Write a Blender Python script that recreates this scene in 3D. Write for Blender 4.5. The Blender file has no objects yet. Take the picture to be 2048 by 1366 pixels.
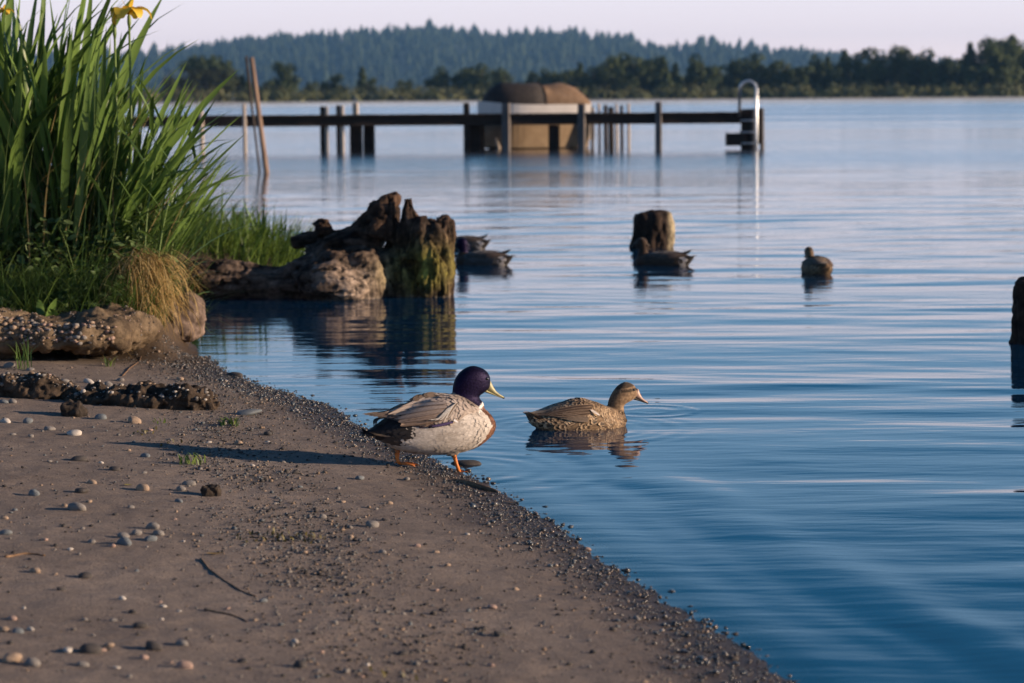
import bpy, math, random
import numpy as np
from mathutils import Matrix, Vector

random.seed(7)
rng = np.random.default_rng(7)
R = math.radians
S = bpy.context.scene
COL = S.collection

# ------------------------------------------------------------------ camera
CAM_H = 1.35
FPX = 85.0 / 36.0 * 2048.0
cam_d = bpy.data.cameras.new('camera')
cam_d.lens = 85.0
cam_d.sensor_width = 36.0
cam_d.clip_start = 0.1
cam_d.clip_end = 20000.0
cam_d.dof.use_dof = True
cam_d.dof.focus_distance = 9.15
cam_d.dof.aperture_fstop = 4.5
cam = bpy.data.objects.new('camera', cam_d)
COL.objects.link(cam)
CAM_M = Matrix.Translation((0, 0, CAM_H)) @ Matrix.Rotation(R(90 - 5.82), 4, 'X') @ Matrix.Rotation(R(-0.4), 4, 'Z')
cam.matrix_world = CAM_M
S.camera = cam
CR = np.array(CAM_M.to_3x3())

# ------------------------------------------------------------------ sun and sky
SUN_AZ = -7.0       # degrees beyond the picture plane, measured from +X towards +Y
SUN_EL = 12.2
sd = bpy.data.lights.new('sun', 'SUN')
sd.energy = 5.0
sd.angle = R(0.5)
sd.color = (1.0, 0.76, 0.54)
sun = bpy.data.objects.new('sun', sd)
COL.objects.link(sun)
_d = Vector((math.cos(R(SUN_EL)) * math.cos(R(SUN_AZ)), math.cos(R(SUN_EL)) * math.sin(R(SUN_AZ)), math.sin(R(SUN_EL))))
sun.rotation_euler = _d.to_track_quat('Z', 'Y').to_euler()

W = bpy.data.worlds.new('World')
S.world = W
W.use_nodes = True
wn, wl = W.node_tree.nodes, W.node_tree.links
wn.clear()
w_out = wn.new('ShaderNodeOutputWorld')
w_bg = wn.new('ShaderNodeBackground')
w_sky = wn.new('ShaderNodeTexSky')
w_sky.sky_type = 'NISHITA'
w_sky.sun_disc = False
w_sky.sun_elevation = R(SUN_EL)
w_sky.sun_rotation = R(90 - SUN_AZ)
w_sky.air_density = 1.0
w_sky.dust_density = 0.6
w_sky.ozone_density = 3.0
w_geo = wn.new('ShaderNodeTexCoord')
w_sep = wn.new('ShaderNodeSeparateXYZ')
wl.new(w_geo.outputs['Generated'], w_sep.inputs[0])
w_ramp = wn.new('ShaderNodeValToRGB')
cr = w_ramp.color_ramp
cr.interpolation = 'EASE'
stops = [(0.0, (15.6, 12.2, 12.0)), (0.045, (11.8, 10.6, 11.4)), (0.13, (3.0, 5.8, 9.0)), (0.25, (0.25, 2.6, 5.6)), (0.45, (0.12, 0.8, 2.1)), (1.0, (0.10, 0.35, 1.1))]
while len(cr.elements) < len(stops):
    cr.elements.new(0.5)
for e, (p, c) in zip(cr.elements, stops):
    e.position = p
    e.color = (*c, 1)
wl.new(w_sep.outputs['Z'], w_ramp.inputs[0])
w_mix = wn.new('ShaderNodeMix')
w_mix.data_type = 'RGBA'
w_mix.inputs[0].default_value = 0.85
wl.new(w_sky.outputs[0], w_mix.inputs[6])
wl.new(w_ramp.outputs[0], w_mix.inputs[7])
w_bg.inputs['Strength'].default_value = 0.07
wl.new(w_mix.outputs[2], w_bg.inputs['Color'])
wl.new(w_bg.outputs[0], w_out.inputs['Surface'])

S.view_settings.view_transform = 'Standard'
S.view_settings.look = 'None'
S.view_settings.exposure = 0.6
S.view_settings.gamma = 1.0
S.view_settings.use_curve_mapping = False
S.cycles.use_denoising = True
S.cycles.max_bounces = 6
S.cycles.diffuse_bounces = 2
S.cycles.glossy_bounces = 3
S.cycles.transparent_max_bounces = 12
S.cycles.volume_bounces = 0
S.cycles.caustics_reflective = False
S.cycles.caustics_refractive = False


# ------------------------------------------------------------------ helpers
def ray(px, py):
    v = CR @ np.array([(px - 1024.0) / FPX, -(py - 683.0) / FPX, -1.0])
    return v


def P(px, py, z=0.0):
    """world point at height z seen at photograph pixel (px, py)"""
    v = ray(px, py)
    t = (z - CAM_H) / v[2]
    return np.array([v[0] * t, v[1] * t, z])


def PY(px, py, y):
    v = ray(px, py)
    t = y / v[1]
    return np.array([v[0] * t, y, CAM_H + v[2] * t])


def hsh(ix, iy, iz, seed):
    n = (ix.astype(np.int64) * 374761393 + iy.astype(np.int64) * 668265263 + iz.astype(np.int64) * 2147483647 + seed * 144269) & 0xFFFFFFFF
    n = ((n ^ (n >> 13)) * 1274126177) & 0xFFFFFFFF
    n = ((n ^ (n >> 16)) * 2246822519) & 0xFFFFFFFF
    n = n ^ (n >> 15)
    return (n & 0xFFFFFF) / float(0xFFFFFF) * 2 - 1


def vnoise(p, seed=0):
    p = np.asarray(p, float)
    i = np.floor(p)
    f = p - i
    f = f * f * f * (f * (f * 6 - 15) + 10)
    ix, iy, iz = i[:, 0], i[:, 1], i[:, 2]
    r = 0
    for dx in (0, 1):
        wx = f[:, 0] if dx else 1 - f[:, 0]
        for dy in (0, 1):
            wy = f[:, 1] if dy else 1 - f[:, 1]
            for dz in (0, 1):
                wz = f[:, 2] if dz else 1 - f[:, 2]
                r = r + wx * wy * wz * hsh(ix + dx, iy + dy, iz + dz, seed)
    return r


def fbm(p, octaves=4, seed=0, gain=0.5):
    p = np.asarray(p, float)
    a, r, t = 1.0, 0, 0
    for o in range(octaves):
        r = r + a * vnoise(p * 2 ** o + 17.3 * o, seed + o)
        t += a
        a *= gain
    return r / t


def n2(x, y, s, octaves=3, seed=0):
    return fbm(np.stack([np.ravel(x) * s, np.ravel(y) * s, np.zeros(np.size(x))], 1), octaves, seed).reshape(np.shape(x))


def sm(a, b, x):
    t = np.clip((x - a) / (b - a), 0, 1)
    return t * t * (3 - 2 * t)


def new_mesh(name, verts, faces, mat=None, smooth=True, col=None, attrs=None):
    """verts (N,3) array; faces: (M,k) array or list of lists"""
    me = bpy.data.meshes.new(name)
    verts = np.asarray(verts, np.float32)
    if isinstance(faces, np.ndarray):
        k = faces.shape[1]
        me.vertices.add(len(verts))
        me.vertices.foreach_set('co', verts.ravel())
        me.loops.add(faces.size)
        me.loops.foreach_set('vertex_index', faces.ravel().astype(np.int32))
        me.polygons.add(len(faces))
        me.polygons.foreach_set('loop_start', np.arange(0, faces.size, k, dtype=np.int32))
        me.update(calc_edges=True)
    else:
        me.from_pydata(verts.tolist(), [], faces)
    if smooth:
        me.polygons.foreach_set('use_smooth', np.ones(len(me.polygons), bool))
    if col is not None:
        col = np.asarray(col, np.float32)
        if col.shape[1] == 3:
            col = np.concatenate([col, np.ones((len(col), 1), np.float32)], 1)
        a = me.color_attributes.new('Col', 'FLOAT_COLOR', 'POINT')
        a.data.foreach_set('color', col.ravel())
    for k, v in (attrs or {}).items():
        a = me.attributes.new(k, 'FLOAT', 'POINT')
        a.data.foreach_set('value', np.asarray(v, np.float32))
    if mat:
        for m in (mat if isinstance(mat, (list, tuple)) else [mat]):
            me.materials.append(m)
    me.update()
    return me


def add(name, me, parent=None, loc=None, rot=None, scale=None):
    o = bpy.data.objects.new(name, me)
    COL.objects.link(o)
    if parent is not None:
        o.parent = parent
    if loc is not None:
        o.location = loc
    if rot is not None:
        o.rotation_euler = rot
    if scale is not None:
        o.scale = scale if hasattr(scale, '__len__') else (scale,) * 3
    return o


def empty(name, loc=(0, 0, 0), rz=0.0):
    o = bpy.data.objects.new(name, None)
    COL.objects.link(o)
    o.location = loc
    o.rotation_euler = (0, 0, rz)
    o.empty_display_size = 0.1
    return o


def tag(o, label, cat, group=None):
    o['label'] = label
    o['category'] = cat
    if group:
        o['group'] = group
    return o


def kind(o, k):
    o['kind'] = k
    return o


def copy_tree(o, parent=None):
    c = o.copy()
    COL.objects.link(c)
    c.parent = parent
    for ch in list(o.children):
        copy_tree(ch, c)
    return c


class MB:
    """collects simple shapes into one mesh"""
    def __init__(s):
        s.v, s.f, s.c, s.n = [], [], [], 0

    def add(s, v, f, c=None):
        v = np.asarray(v, float)
        s.v.append(v)
        for q in f:
            s.f.append([int(i) + s.n for i in q])
        if c is not None:
            c = np.asarray(c, float)
            if c.ndim == 1:
                c = np.tile(c, (len(v), 1))
            s.c.append(c[:, :3])
        s.n += len(v)

    def box(s, c, d, rot=None, col=None, taper=1.0):
        x, y, z = [q / 2 for q in d]
        v = np.array([[-x, -y, -z], [x, -y, -z], [x, y, -z], [-x, y, -z], [-x * taper, -y * taper, z], [x * taper, -y * taper, z], [x * taper, y * taper, z], [-x * taper, y * taper, z]])
        if rot is not None:
            v = v @ np.array(rot).T
        s.add(v + np.asarray(c), [(3, 2, 1, 0), (4, 5, 6, 7), (0, 1, 5, 4), (1, 2, 6, 5), (2, 3, 7, 6), (3, 0, 4, 7)], col)

    def tube(s, pts, rad, n=8, col=None, cap=True):
        pts = [np.asarray(p, float) for p in pts]
        rad = rad if hasattr(rad, '__len__') else [rad] * len(pts)
        v, f = [], []
        up = None
        for i, p in enumerate(pts):
            t = pts[min(i + 1, len(pts) - 1)] - pts[max(i - 1, 0)]
            t = t / (np.linalg.norm(t) + 1e-9)
            if up is None:
                a = np.array([0, 0, 1.0]) if abs(t[2]) < 0.9 else np.array([1.0, 0, 0])
                up = np.cross(t, a)
            up = up - t * np.dot(up, t)
            up = up / (np.linalg.norm(up) + 1e-9)
            b = np.cross(t, up)
            for k in range(n):
                th = 2 * math.pi * k / n
                v.append(p + rad[i] * (math.cos(th) * up + math.sin(th) * b))
        for i in range(len(pts) - 1):
            for k in range(n):
                k2 = (k + 1) % n
                f.append((i * n + k, i * n + k2, (i + 1) * n + k2, (i + 1) * n + k))
        if cap:
            f.append(tuple(range(n - 1, -1, -1)))
            f.append(tuple((len(pts) - 1) * n + k for k in range(n)))
        s.add(v, f, col)

    def mesh(s, name, mat, smooth=True):
        return new_mesh(name, np.concatenate(s.v), s.f, mat, smooth, np.concatenate(s.c) if s.c else None)

    def build(s, name, mat, parent=None, smooth=True, **k):
        return add(name, s.mesh(name, mat, smooth), parent, **k)


# ------------------------------------------------------------------ materials
def nodes_of(name):
    m = bpy.data.materials.new(name)
    m.use_nodes = True
    nt = m.node_tree
    b = nt.nodes['Principled BSDF']
    return m, nt, b


def tex_noise(nt, scale, detail=4, rough=0.55, vec=None, dims='3D'):
    n = nt.nodes.new('ShaderNodeTexNoise')
    n.inputs['Scale'].default_value = scale
    n.inputs['Detail'].default_value = detail
    n.inputs['Roughness'].default_value = rough
    if vec is not None:
        nt.links.new(vec, n.inputs['Vector'])
    return n


def mapping(nt, scale=(1, 1, 1), src='Object', rot=(0, 0, 0)):
    tc = nt.nodes.new('ShaderNodeTexCoord')
    mp = nt.nodes.new('ShaderNodeMapping')
    mp.inputs['Scale'].default_value = scale
    mp.inputs['Rotation'].default_value = rot
    nt.links.new(tc.outputs[src], mp.inputs['Vector'])
    return mp.outputs[0]


def ramp(nt, src, stops):
    r = nt.nodes.new('ShaderNodeValToRGB')
    e = r.color_ramp.elements
    while len(e) < len(stops):
        e.new(0.5)
    for q, (p, c) in zip(e, stops):
        q.position = p
        q.color = (*c, 1) if len(c) == 3 else c
    nt.links.new(src, r.inputs[0])
    return r.outputs[0]


def mul(nt, a, b, fac=1.0, mode='MULTIPLY'):
    m = nt.nodes.new('ShaderNodeMix')
    m.data_type = 'RGBA'
    m.blend_type = mode
    if hasattr(fac, 'is_linked') or hasattr(fac, 'links'):
        nt.links.new(fac, m.inputs[0])
    else:
        m.inputs[0].default_value = fac
    for i, q in ((6, a), (7, b)):
        if hasattr(q, 'links'):
            nt.links.new(q, m.inputs[i])
        else:
            m.inputs[i].default_value = (*q, 1)
    return m.outputs[2]


def bump(nt, b, src, strength=0.3, dist=0.01):
    n = nt.nodes.new('ShaderNodeBump')
    n.inputs['Strength'].default_value = strength
    n.inputs['Distance'].default_value = dist
    nt.links.new(src, n.inputs['Height'])
    nt.links.new(n.outputs[0], b.inputs['Normal'])
    return n


def mat_noise(name, c1, c2, scale=8, rough=0.8, bstr=0.4, bdist=0.01, stretch=(1, 1, 1), detail=6, metallic=0.0, spec=0.4):
    m, nt, b = nodes_of(name)
    vec = mapping(nt, stretch)
    n = tex_noise(nt, scale, detail, 0.6, vec)
    c = ramp(nt, n.outputs[0], [(0.3, c1), (0.7, c2)])
    nt.links.new(c, b.inputs['Base Color'])
    b.inputs['Roughness'].default_value = rough
    b.inputs['Metallic'].default_value = metallic
    b.inputs['Specular IOR Level'].default_value = spec
    n_b = tex_noise(nt, scale * 4, 5, 0.6, vec)
    bump(nt, b, n_b.outputs[0], bstr, bdist)
    return m


def mat_vcol(name, rough=0.8, nscale=60, namp=0.5, bstr=0.3, bdist=0.004, stretch=(1, 1, 1), spec=0.3, transl=0.0, sheen=0.0):
    """pigment from the 'Col' attribute, broken up by noise"""
    m, nt, b = nodes_of(name)
    at = nt.nodes.new('ShaderNodeAttribute')
    at.attribute_name = 'Col'
    vec = mapping(nt, stretch)
    n = tex_noise(nt, nscale, 5, 0.6, vec)
    lo = 1 - namp
    hi = 1 + namp * 0.6
    g = ramp(nt, n.outputs[0], [(0.25, (lo, lo, lo)), (0.75, (hi, hi, hi))])
    c = mul(nt, at.outputs['Color'], g)
    nt.links.new(c, b.inputs['Base Color'])
    b.inputs['Roughness'].default_value = rough
    b.inputs['Specular IOR Level'].default_value = spec
    if sheen:
        b.inputs['Sheen Weight'].default_value = sheen
    bump(nt, b, n.outputs[0], bstr, bdist)
    if transl > 0:
        out = nt.nodes['Material Output']
        tr = nt.nodes.new('ShaderNodeBsdfTranslucent')
        nt.links.new(c, tr.inputs['Color'])
        mx = nt.nodes.new('ShaderNodeMixShader')
        mx.inputs[0].default_value = transl
        nt.links.new(b.outputs[0], mx.inputs[1])
        nt.links.new(tr.outputs[0], mx.inputs[2])
        nt.links.new(mx.outputs[0], out.inputs['Surface'])
    return m


def mat_leaf(name, c1, c2, rough=0.45, transl=0.3, scale=6):
    m, nt, b = nodes_of(name)
    oi = nt.nodes.new('ShaderNodeObjectInfo')
    vec = mapping(nt, (1, 1, 0.2))
    n = tex_noise(nt, scale, 3, 0.5, vec)
    ad = nt.nodes.new('ShaderNodeMath')
    ad.operation = 'MULTIPLY_ADD'
    nt.links.new(oi.outputs['Random'], ad.inputs[0])
    ad.inputs[1].default_value = 0.7
    nt.links.new(n.outputs[0], ad.inputs[2])
    c = ramp(nt, ad.outputs[0], [(0.35, c1), (1.05, c2)])
    nt.links.new(c, b.inputs['Base Color'])
    b.inputs['Roughness'].default_value = rough
    out = nt.nodes['Material Output']
    tr = nt.nodes.new('ShaderNodeBsdfTranslucent')
    nt.links.new(c, tr.inputs['Color'])
    mx = nt.nodes.new('ShaderNodeMixShader')
    mx.inputs[0].default_value = transl
    nt.links.new(b.outputs[0], mx.inputs[1])
    nt.links.new(tr.outputs[0], mx.inputs[2])
    nt.links.new(mx.outputs[0], out.inputs['Surface'])
    return m


def mat_plain(name, c, rough=0.5, spec=0.5, metallic=0.0, coat=0.0):
    m, nt, b = nodes_of(name)
    n = tex_noise(nt, 40, 3, 0.5, mapping(nt))
    v = ramp(nt, n.outputs[0], [(0.3, tuple(q * 0.82 for q in c)), (0.7, tuple(min(1, q * 1.1) for q in c))])
    nt.links.new(v, b.inputs['Base Color'])
    b.inputs['Roughness'].default_value = rough
    b.inputs['Specular IOR Level'].default_value = spec
    b.inputs['Metallic'].default_value = metallic
    b.inputs['Coat Weight'].default_value = coat
    return m


# ------------------------------------------------------------------ shoreline and ground
_sl_px = [(2300, 2100), (1760, 1530), (1555, 1366), (1430, 1262), (1250, 1148), (1130, 1072), (1010, 998), (935, 950), (850, 912), (745, 860), (645, 812),
          (560, 781), (480, 757), (430, 738), (398, 712), (374, 690)]
SHORE = [P(a, b)[:2] for a, b in _sl_px] + [np.array(q) for q in [(-1.92, 13.6), (-2.05, 14.6), (-2.3, 15.6), (-1.95, 17.0), (-1.45, 18.0), (-1.55, 19.6), (-2.6, 21.2), (-6, 25), (-16, 50), (-60, 90), (-400, 160)]]
SHORE = np.array(SHORE)
LAND = np.concatenate([SHORE, np.array([(-4000, 160), (-4000, -60), (8, -60)])])


def seg_dist(x, y, pts):
    d = np.full(x.shape, 1e9)
    for a, b in zip(pts[:-1], pts[1:]):
        ab = b - a
        t = np.clip(((x - a[0]) * ab[0] + (y - a[1]) * ab[1]) / (ab @ ab), 0, 1)
        d = np.minimum(d, np.hypot(x - a[0] - t * ab[0], y - a[1] - t * ab[1]))
    return d


def inside(x, y, poly):
    r = np.zeros(x.shape, bool)
    n = len(poly)
    for i in range(n):
        x1, y1 = poly[i]
        x2, y2 = poly[(i + 1) % n]
        c = (y1 > y) != (y2 > y)
        xi = (x2 - x1) * (y - y1) / (y2 - y1 + 1e-12) + x1
        r ^= c & (x < xi)
    return r


def shore_sd(x, y):
    """metres inland (+) or out in the water (-)"""
    d = seg_dist(x, y, SHORE)
    return np.where(inside(x, y, LAND), d, -d)


FAR_Y = 480.0


def ground_z(x, y, fine=True):
    x = np.asarray(x, float)
    y = np.asarray(y, float)
    s = shore_sd(x, y)
    wob = 0.03 * n2(x, y, 2.2, 3, 5) if fine else 0
    s2 = s + wob
    land = 0.001 + 0.105 * np.minimum(s2, 0.35) + 0.055 * np.clip(s2 - 0.35, 0, 3.0) + 0.01 * np.clip(s2 - 3.35, 0, 30)
    bed = np.maximum(0.001 + 0.105 * np.maximum(s2, -0.35) + 0.16 * np.minimum(s2 + 0.35, 0), -2.2)
    z = np.where(s2 > 0, land, bed)
    # grassy bank
    inl = sm(-0.05, 0.28, s)
    front = 0.20 * sm(12.1, 12.35, y + 0.25 * (x + 2)) + 0.46 * sm(12.5, 13.25, y + 0.12 * (x + 2))
    back = 1 - 0.45 * sm(14.2, 16.5, y)
    lx = sm(-1.62, -1.95, x)
    z = z + np.where(y < 30, front * back * inl * np.where(y > 16.2, sm(-1.2, -2.6, x) * 0.6, lx), 0)
    if fine:
        near = (y < 30) & (np.abs(x) < 8)
        m = sm(-0.2, 0.2, s)
        z = z + np.where(near, (0.010 * n2(x, y, 1.6, 3, 11) + 0.0035 * n2(x, y, 9, 3, 12) + 0.0028 * n2(x, y, 34, 2, 13)) * (0.25 + 0.75 * m), 0)
    # far shore
    fy = FAR_Y + 14 * np.sin(x / 70.0) + 8 * np.sin(x / 23.0 + 1)
    z = np.where(y > 200, np.clip(-2.2 + (y - fy + 10) * 0.22, -2.2, 0.7), z)
    return z


def gz(x, y):
    return float(ground_z(np.array([x]), np.array([y]))[0])


def axis_vals(lo, hi, d, grow, far_lo, far_hi):
    c = list(np.arange(lo, hi, d))
    s = d
    q = c[-1]
    while q < far_hi:
        s *= grow
        q += s
        c.append(q)
    s = d
    q = c[0]
    pre = []
    while q > far_lo:
        s *= grow
        q -= s
        pre.append(q)
    return np.array(pre[::-1] + c)


gx = axis_vals(-3.1, 1.7, 0.02, 1.22, -4200, 4200)
gy = axis_vals(4.6, 13.6, 0.02, 1.10, -40, 5600)
GX, GY = np.meshgrid(gx, gy)
GZ = ground_z(GX, GY)
GS = shore_sd(GX, GY)
nx, ny = len(gx), len(gy)
ii = (np.arange(ny - 1)[:, None] * nx + np.arange(nx - 1)[None, :]).ravel()
gf = np.stack([ii, ii + 1, ii + nx + 1, ii + nx], 1)
# wetness (damp strip along the water), soil on the bank
wet = sm(0.42, -0.02, GS + 0.10 * n2(GX, GY, 1.3, 3, 31) + 0.05 * n2(GX, GY, 6, 2, 32))
soil = sm(11.6, 12.2, GY + 0.2 * n2(GX, GY, 3, 2, 33)) * sm(-1.3, -1.6, GX)
gv = np.stack([GX.ravel(), GY.ravel(), GZ.ravel()], 1)

m_sand, nt, b = nodes_of('damp_sand')
vec = mapping(nt)
n_big = tex_noise(nt, 1.6, 5, 0.6, vec)
n_mid = tex_noise(nt, 14, 5, 0.65, vec)
n_gr = tex_noise(nt, 130, 4, 0.75, vec)
base = ramp(nt, n_big.outputs[0], [(0.3, (0.196, 0.155, 0.131)), (0.72, (0.270, 0.219, 0.187))])
midc = ramp(nt, n_mid.outputs[0], [(0.3, (0.70, 0.70, 0.72)), (0.7, (1.08, 1.07, 1.05))])
grc = ramp(nt, n_gr.outputs[0], [(0.3, (0.42, 0.42, 0.43)), (0.5, (1.0, 1.0, 1.0)), (0.72, (1.55, 1.5, 1.42))])
c = mul(nt, mul(nt, base, midc), grc)
a_wet = nt.nodes.new('ShaderNodeAttribute')
a_wet.attribute_name = 'wet'
a_soil = nt.nodes.new('ShaderNodeAttribute')
a_soil.attribute_name = 'soil'
c = mul(nt, c, (0.24, 0.22, 0.24), a_wet.outputs['Fac'])
soilc = ramp(nt, n_mid.outputs[0], [(0.3, (0.030, 0.020, 0.013)), (0.7, (0.085, 0.055, 0.032))])
c = mul(nt, c, soilc, a_soil.outputs['Fac'], 'MIX')
nt.links.new(c, b.inputs['Base Color'])
mr = nt.nodes.new('ShaderNodeMapRange')
nt.links.new(a_wet.outputs['Fac'], mr.inputs[0])
mr.inputs[3].default_value = 0.92
mr.inputs[4].default_value = 0.55
nt.links.new(mr.outputs[0], b.inputs['Roughness'])
b.inputs['Specular IOR Level'].default_value = 0.35
bm_ = bump(nt, b, n_gr.outputs[0], 0.8, 0.006)
ground = kind(add('ground', new_mesh('ground', gv, gf, m_sand, True, None, {'wet': wet.ravel(), 'soil': soil.ravel()})), 'structure')

# ------------------------------------------------------------------ the lake
wx = axis_vals(-0.9, 1.5, 0.022, 1.06, -700, 700)
wy = [3.5]
while wy[-1] < 700:
    q = wy[-1]
    wy.append(q + max(0.0215, 0.0215 * (q / 10.5) ** 1.75))
wy = np.array(wy)
dyv = np.gradient(wy)
WX, WY = np.meshgrid(wx, wy)
DY = np.repeat(dyv[:, None], len(wx), 1)
DX = np.repeat(np.gradient(wx)[None, :], len(wy), 0)
WS = -shore_sd(WX, WY)       # metres offshore
FEM = P(1300, 822)            # where the hen dips her bill
FEMB = P(1150, 858)
DRK = P(905, 940)
wz = np.zeros_like(WX)
rw = np.random.default_rng(21)
act = 0.65 + 0.55 * n2(WX / 3.0, WY, 0.33, 3, 41)
far_boost = 1 + 1.0 * sm(12, 30, WY)
off = sm(0.0, 1.6, WS)
warp = 0.55 * n2(WX / 2.5, WY, 0.5, 2, 43)
for i in range(16):
    lam = 0.20 * 1.16 ** i
    th = R(90 + rw.normal(0, 11))
    k = 2 * math.pi / lam
    slope = 0.0155 * (1.0 if lam > 0.22 else 0.6) * (0.8 if lam > 0.8 else 1)
    fade = sm(2.6, 5.0, lam / DY) * sm(2.0, 4.0, lam * 2.5 / DX)
    ph = k * (math.cos(th) * WX + math.sin(th) * (WY + warp)) + rw.uniform(0, 6.28)
    env = 0.6 + 0.6 * n2(WX / 3.5 + i * 7.1, WY, 0.9 / max(lam, 0.3) * 0.35, 2, 50 + i)
    wz += slope / k * np.sin(ph) * fade * env * act * off * far_boost
# small swell wrapping along the shore
near_sh = np.exp(-((WS - 0.35) / 0.55) ** 2) * sm(0.02, 0.2, WS) * sm(11.8, 9.5, WY)
for lam, am in ((0.62, 0.045), (0.31, 0.024), (0.17, 0.012)):
    k = 2 * math.pi / lam
    wz += am / k * np.sin(k * (WS + 0.14 * n2(WX, WY, 1.1, 2, 71)) + 1.3) * near_sh * (0.7 + 0.6 * n2(WX, WY, 1.7, 2, 72)) * sm(2.5, 5, lam / DX * 1.4)


def ring(c, r0, w, lam, slope, squash=1.0):
    d = np.hypot(WX - c[0], (WY - c[1]) * squash)
    k = 2 * math.pi / lam
    return slope / k * np.exp(-((d - r0) / w) ** 2) * np.cos(k * (d - r0))


wz += ring(FEM, 0.185, 0.028, 0.080, 0.17) + ring(FEM, 0.08, 0.04, 0.075, 0.08)
wz += ring(FEMB, 0.42, 0.11, 0.11, 0.035) + ring(FEMB, 0.25, 0.10, 0.10, 0.05)
wz += ring(DRK, 0.12, 0.05, 0.09, 0.045) + ring(DRK, 0.30, 0.10, 0.12, 0.04) + ring(DRK, 0.55, 0.10, 0.15, 0.022)
WZ = wz
depth = np.maximum(WZ - ground_z(WX, WY, False), 0)
nx, ny = len(wx), len(wy)
ii = (np.arange(ny - 1)[:, None] * nx + np.arange(nx - 1)[None, :]).ravel()
wf = np.stack([ii, ii + 1, ii + nx + 1, ii + nx], 1)
# drop cells that lie well inland (under the beach)
keep = (WS.ravel()[wf] > -0.35).any(1)
wf = wf[keep]
used = np.unique(wf)
remap = np.full(nx * ny, -1)
remap[used] = np.arange(len(used))
wf = remap[wf]
wv = np.stack([WX.ravel(), WY.ravel(), WZ.ravel()], 1)[used]

m_water = bpy.data.materials.new('lake_water')
m_water.use_nodes = True
nt = m_water.node_tree
nt.nodes.clear()
out = nt.nodes.new('ShaderNodeOutputMaterial')
gl = nt.nodes.new('ShaderNodeBsdfGlossy')
gl.inputs['Roughness'].default_value = 0.035
gl.inputs['Color'].default_value = (1, 1, 1, 1)
df = nt.nodes.new('ShaderNodeBsdfDiffuse')
df.inputs['Color'].default_value = (0.002, 0.026, 0.070, 1)
trn = nt.nodes.new('ShaderNodeBsdfTransparent')
trn.inputs['Color'].default_value = (0.70, 0.85, 0.90, 1)
fr = nt.nodes.new('ShaderNodeFresnel')
fr.inputs['IOR'].default_value = 1.33
a_d = nt.nodes.new('ShaderNodeAttribute')
a_d.attribute_name = 'depth'
dr = nt.nodes.new('ShaderNodeMapRange')
dr.inputs[1].default_value = 0.0
dr.inputs[2].default_value = 0.022
nt.links.new(a_d.outputs['Fac'], dr.inputs[0])
body = nt.nodes.new('ShaderNodeMixShader')
nt.links.new(dr.outputs[0], body.inputs[0])
nt.links.new(trn.outputs[0], body.inputs[1])
nt.links.new(df.outputs[0], body.inputs[2])
mx = nt.nodes.new('ShaderNodeMixShader')
nt.links.new(fr.outputs[0], mx.inputs[0])
nt.links.new(body.outputs[0], mx.inputs[1])
nt.links.new(gl.outputs[0], mx.inputs[2])
nt.links.new(mx.outputs[0], out.inputs['Surface'])
a_r = nt.nodes.new('ShaderNodeAttribute')
a_r.attribute_name = 'chop'
mrr = nt.nodes.new('ShaderNodeMapRange')
mrr.clamp = False
nt.links.new(a_r.outputs['Fac'], mrr.inputs[0])
mrr.inputs[3].default_value = 0.035
mrr.inputs[4].default_value = 0.17
nt.links.new(mrr.outputs[0], gl.inputs['Roughness'])
v1 = mapping(nt, (1.3, 5.5, 1))
w1 = tex_noise(nt, 1.0, 3, 0.5, v1)
v2 = mapping(nt, (9, 26, 1))
w2 = tex_noise(nt, 1.0, 2, 0.5, v2)
b1 = nt.nodes.new('ShaderNodeBump')
a_c = nt.nodes.new('ShaderNodeAttribute')
a_c.attribute_name = 'chop'
mrc = nt.nodes.new('ShaderNodeMapRange')
nt.links.new(a_c.outputs['Fac'], mrc.inputs[0])
mrc.clamp = False
mrc.inputs[3].default_value = 0.006
mrc.inputs[4].default_value = 0.034
nt.links.new(mrc.outputs[0], b1.inputs['Distance'])
b1.inputs['Strength'].default_value = 0.6
nt.links.new(w1.outputs[0], b1.inputs['Height'])
b2 = nt.nodes.new('ShaderNodeBump')
b2.inputs['Strength'].default_value = 0.22
b2.inputs['Distance'].default_value = 0.0016
nt.links.new(w2.outputs[0], b2.inputs['Height'])
nt.links.new(b1.outputs[0], b2.inputs['Normal'])
for n in (gl, fr):
    nt.links.new(b2.outputs[0], n.inputs['Normal'])
lake = kind(add('lake_water', new_mesh('lake_water', wv, wf, m_water, True, None, {'depth': depth.ravel()[used], 'chop': ((sm(13, 55, WY) + 0.6 * sm(60, 220, WY)) * (0.75 + 0.5 * n2(WX / 6, WY, 0.08, 2, 77))).ravel()[used]})), 'structure')


# ------------------------------------------------------------------ ducks
def catmull(a, n):
    """resample rows of a (K,D) smoothly to n rows"""
    a = np.asarray(a, float)
    K = len(a)
    t = np.linspace(0, K - 1, n)
    i = np.minimum(t.astype(int), K - 2)
    f = (t - i)[:, None]
    p0 = a[np.maximum(i - 1, 0)]
    p1 = a[i]
    p2 = a[i + 1]
    p3 = a[np.minimum(i + 2, K - 1)]
    return 0.5 * (2 * p1 + (p2 - p0) * f + (2 * p0 - 5 * p1 + 4 * p2 - p3) * f ** 2 + (3 * p1 - p0 - 3 * p2 + p3) * f ** 3)


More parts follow.
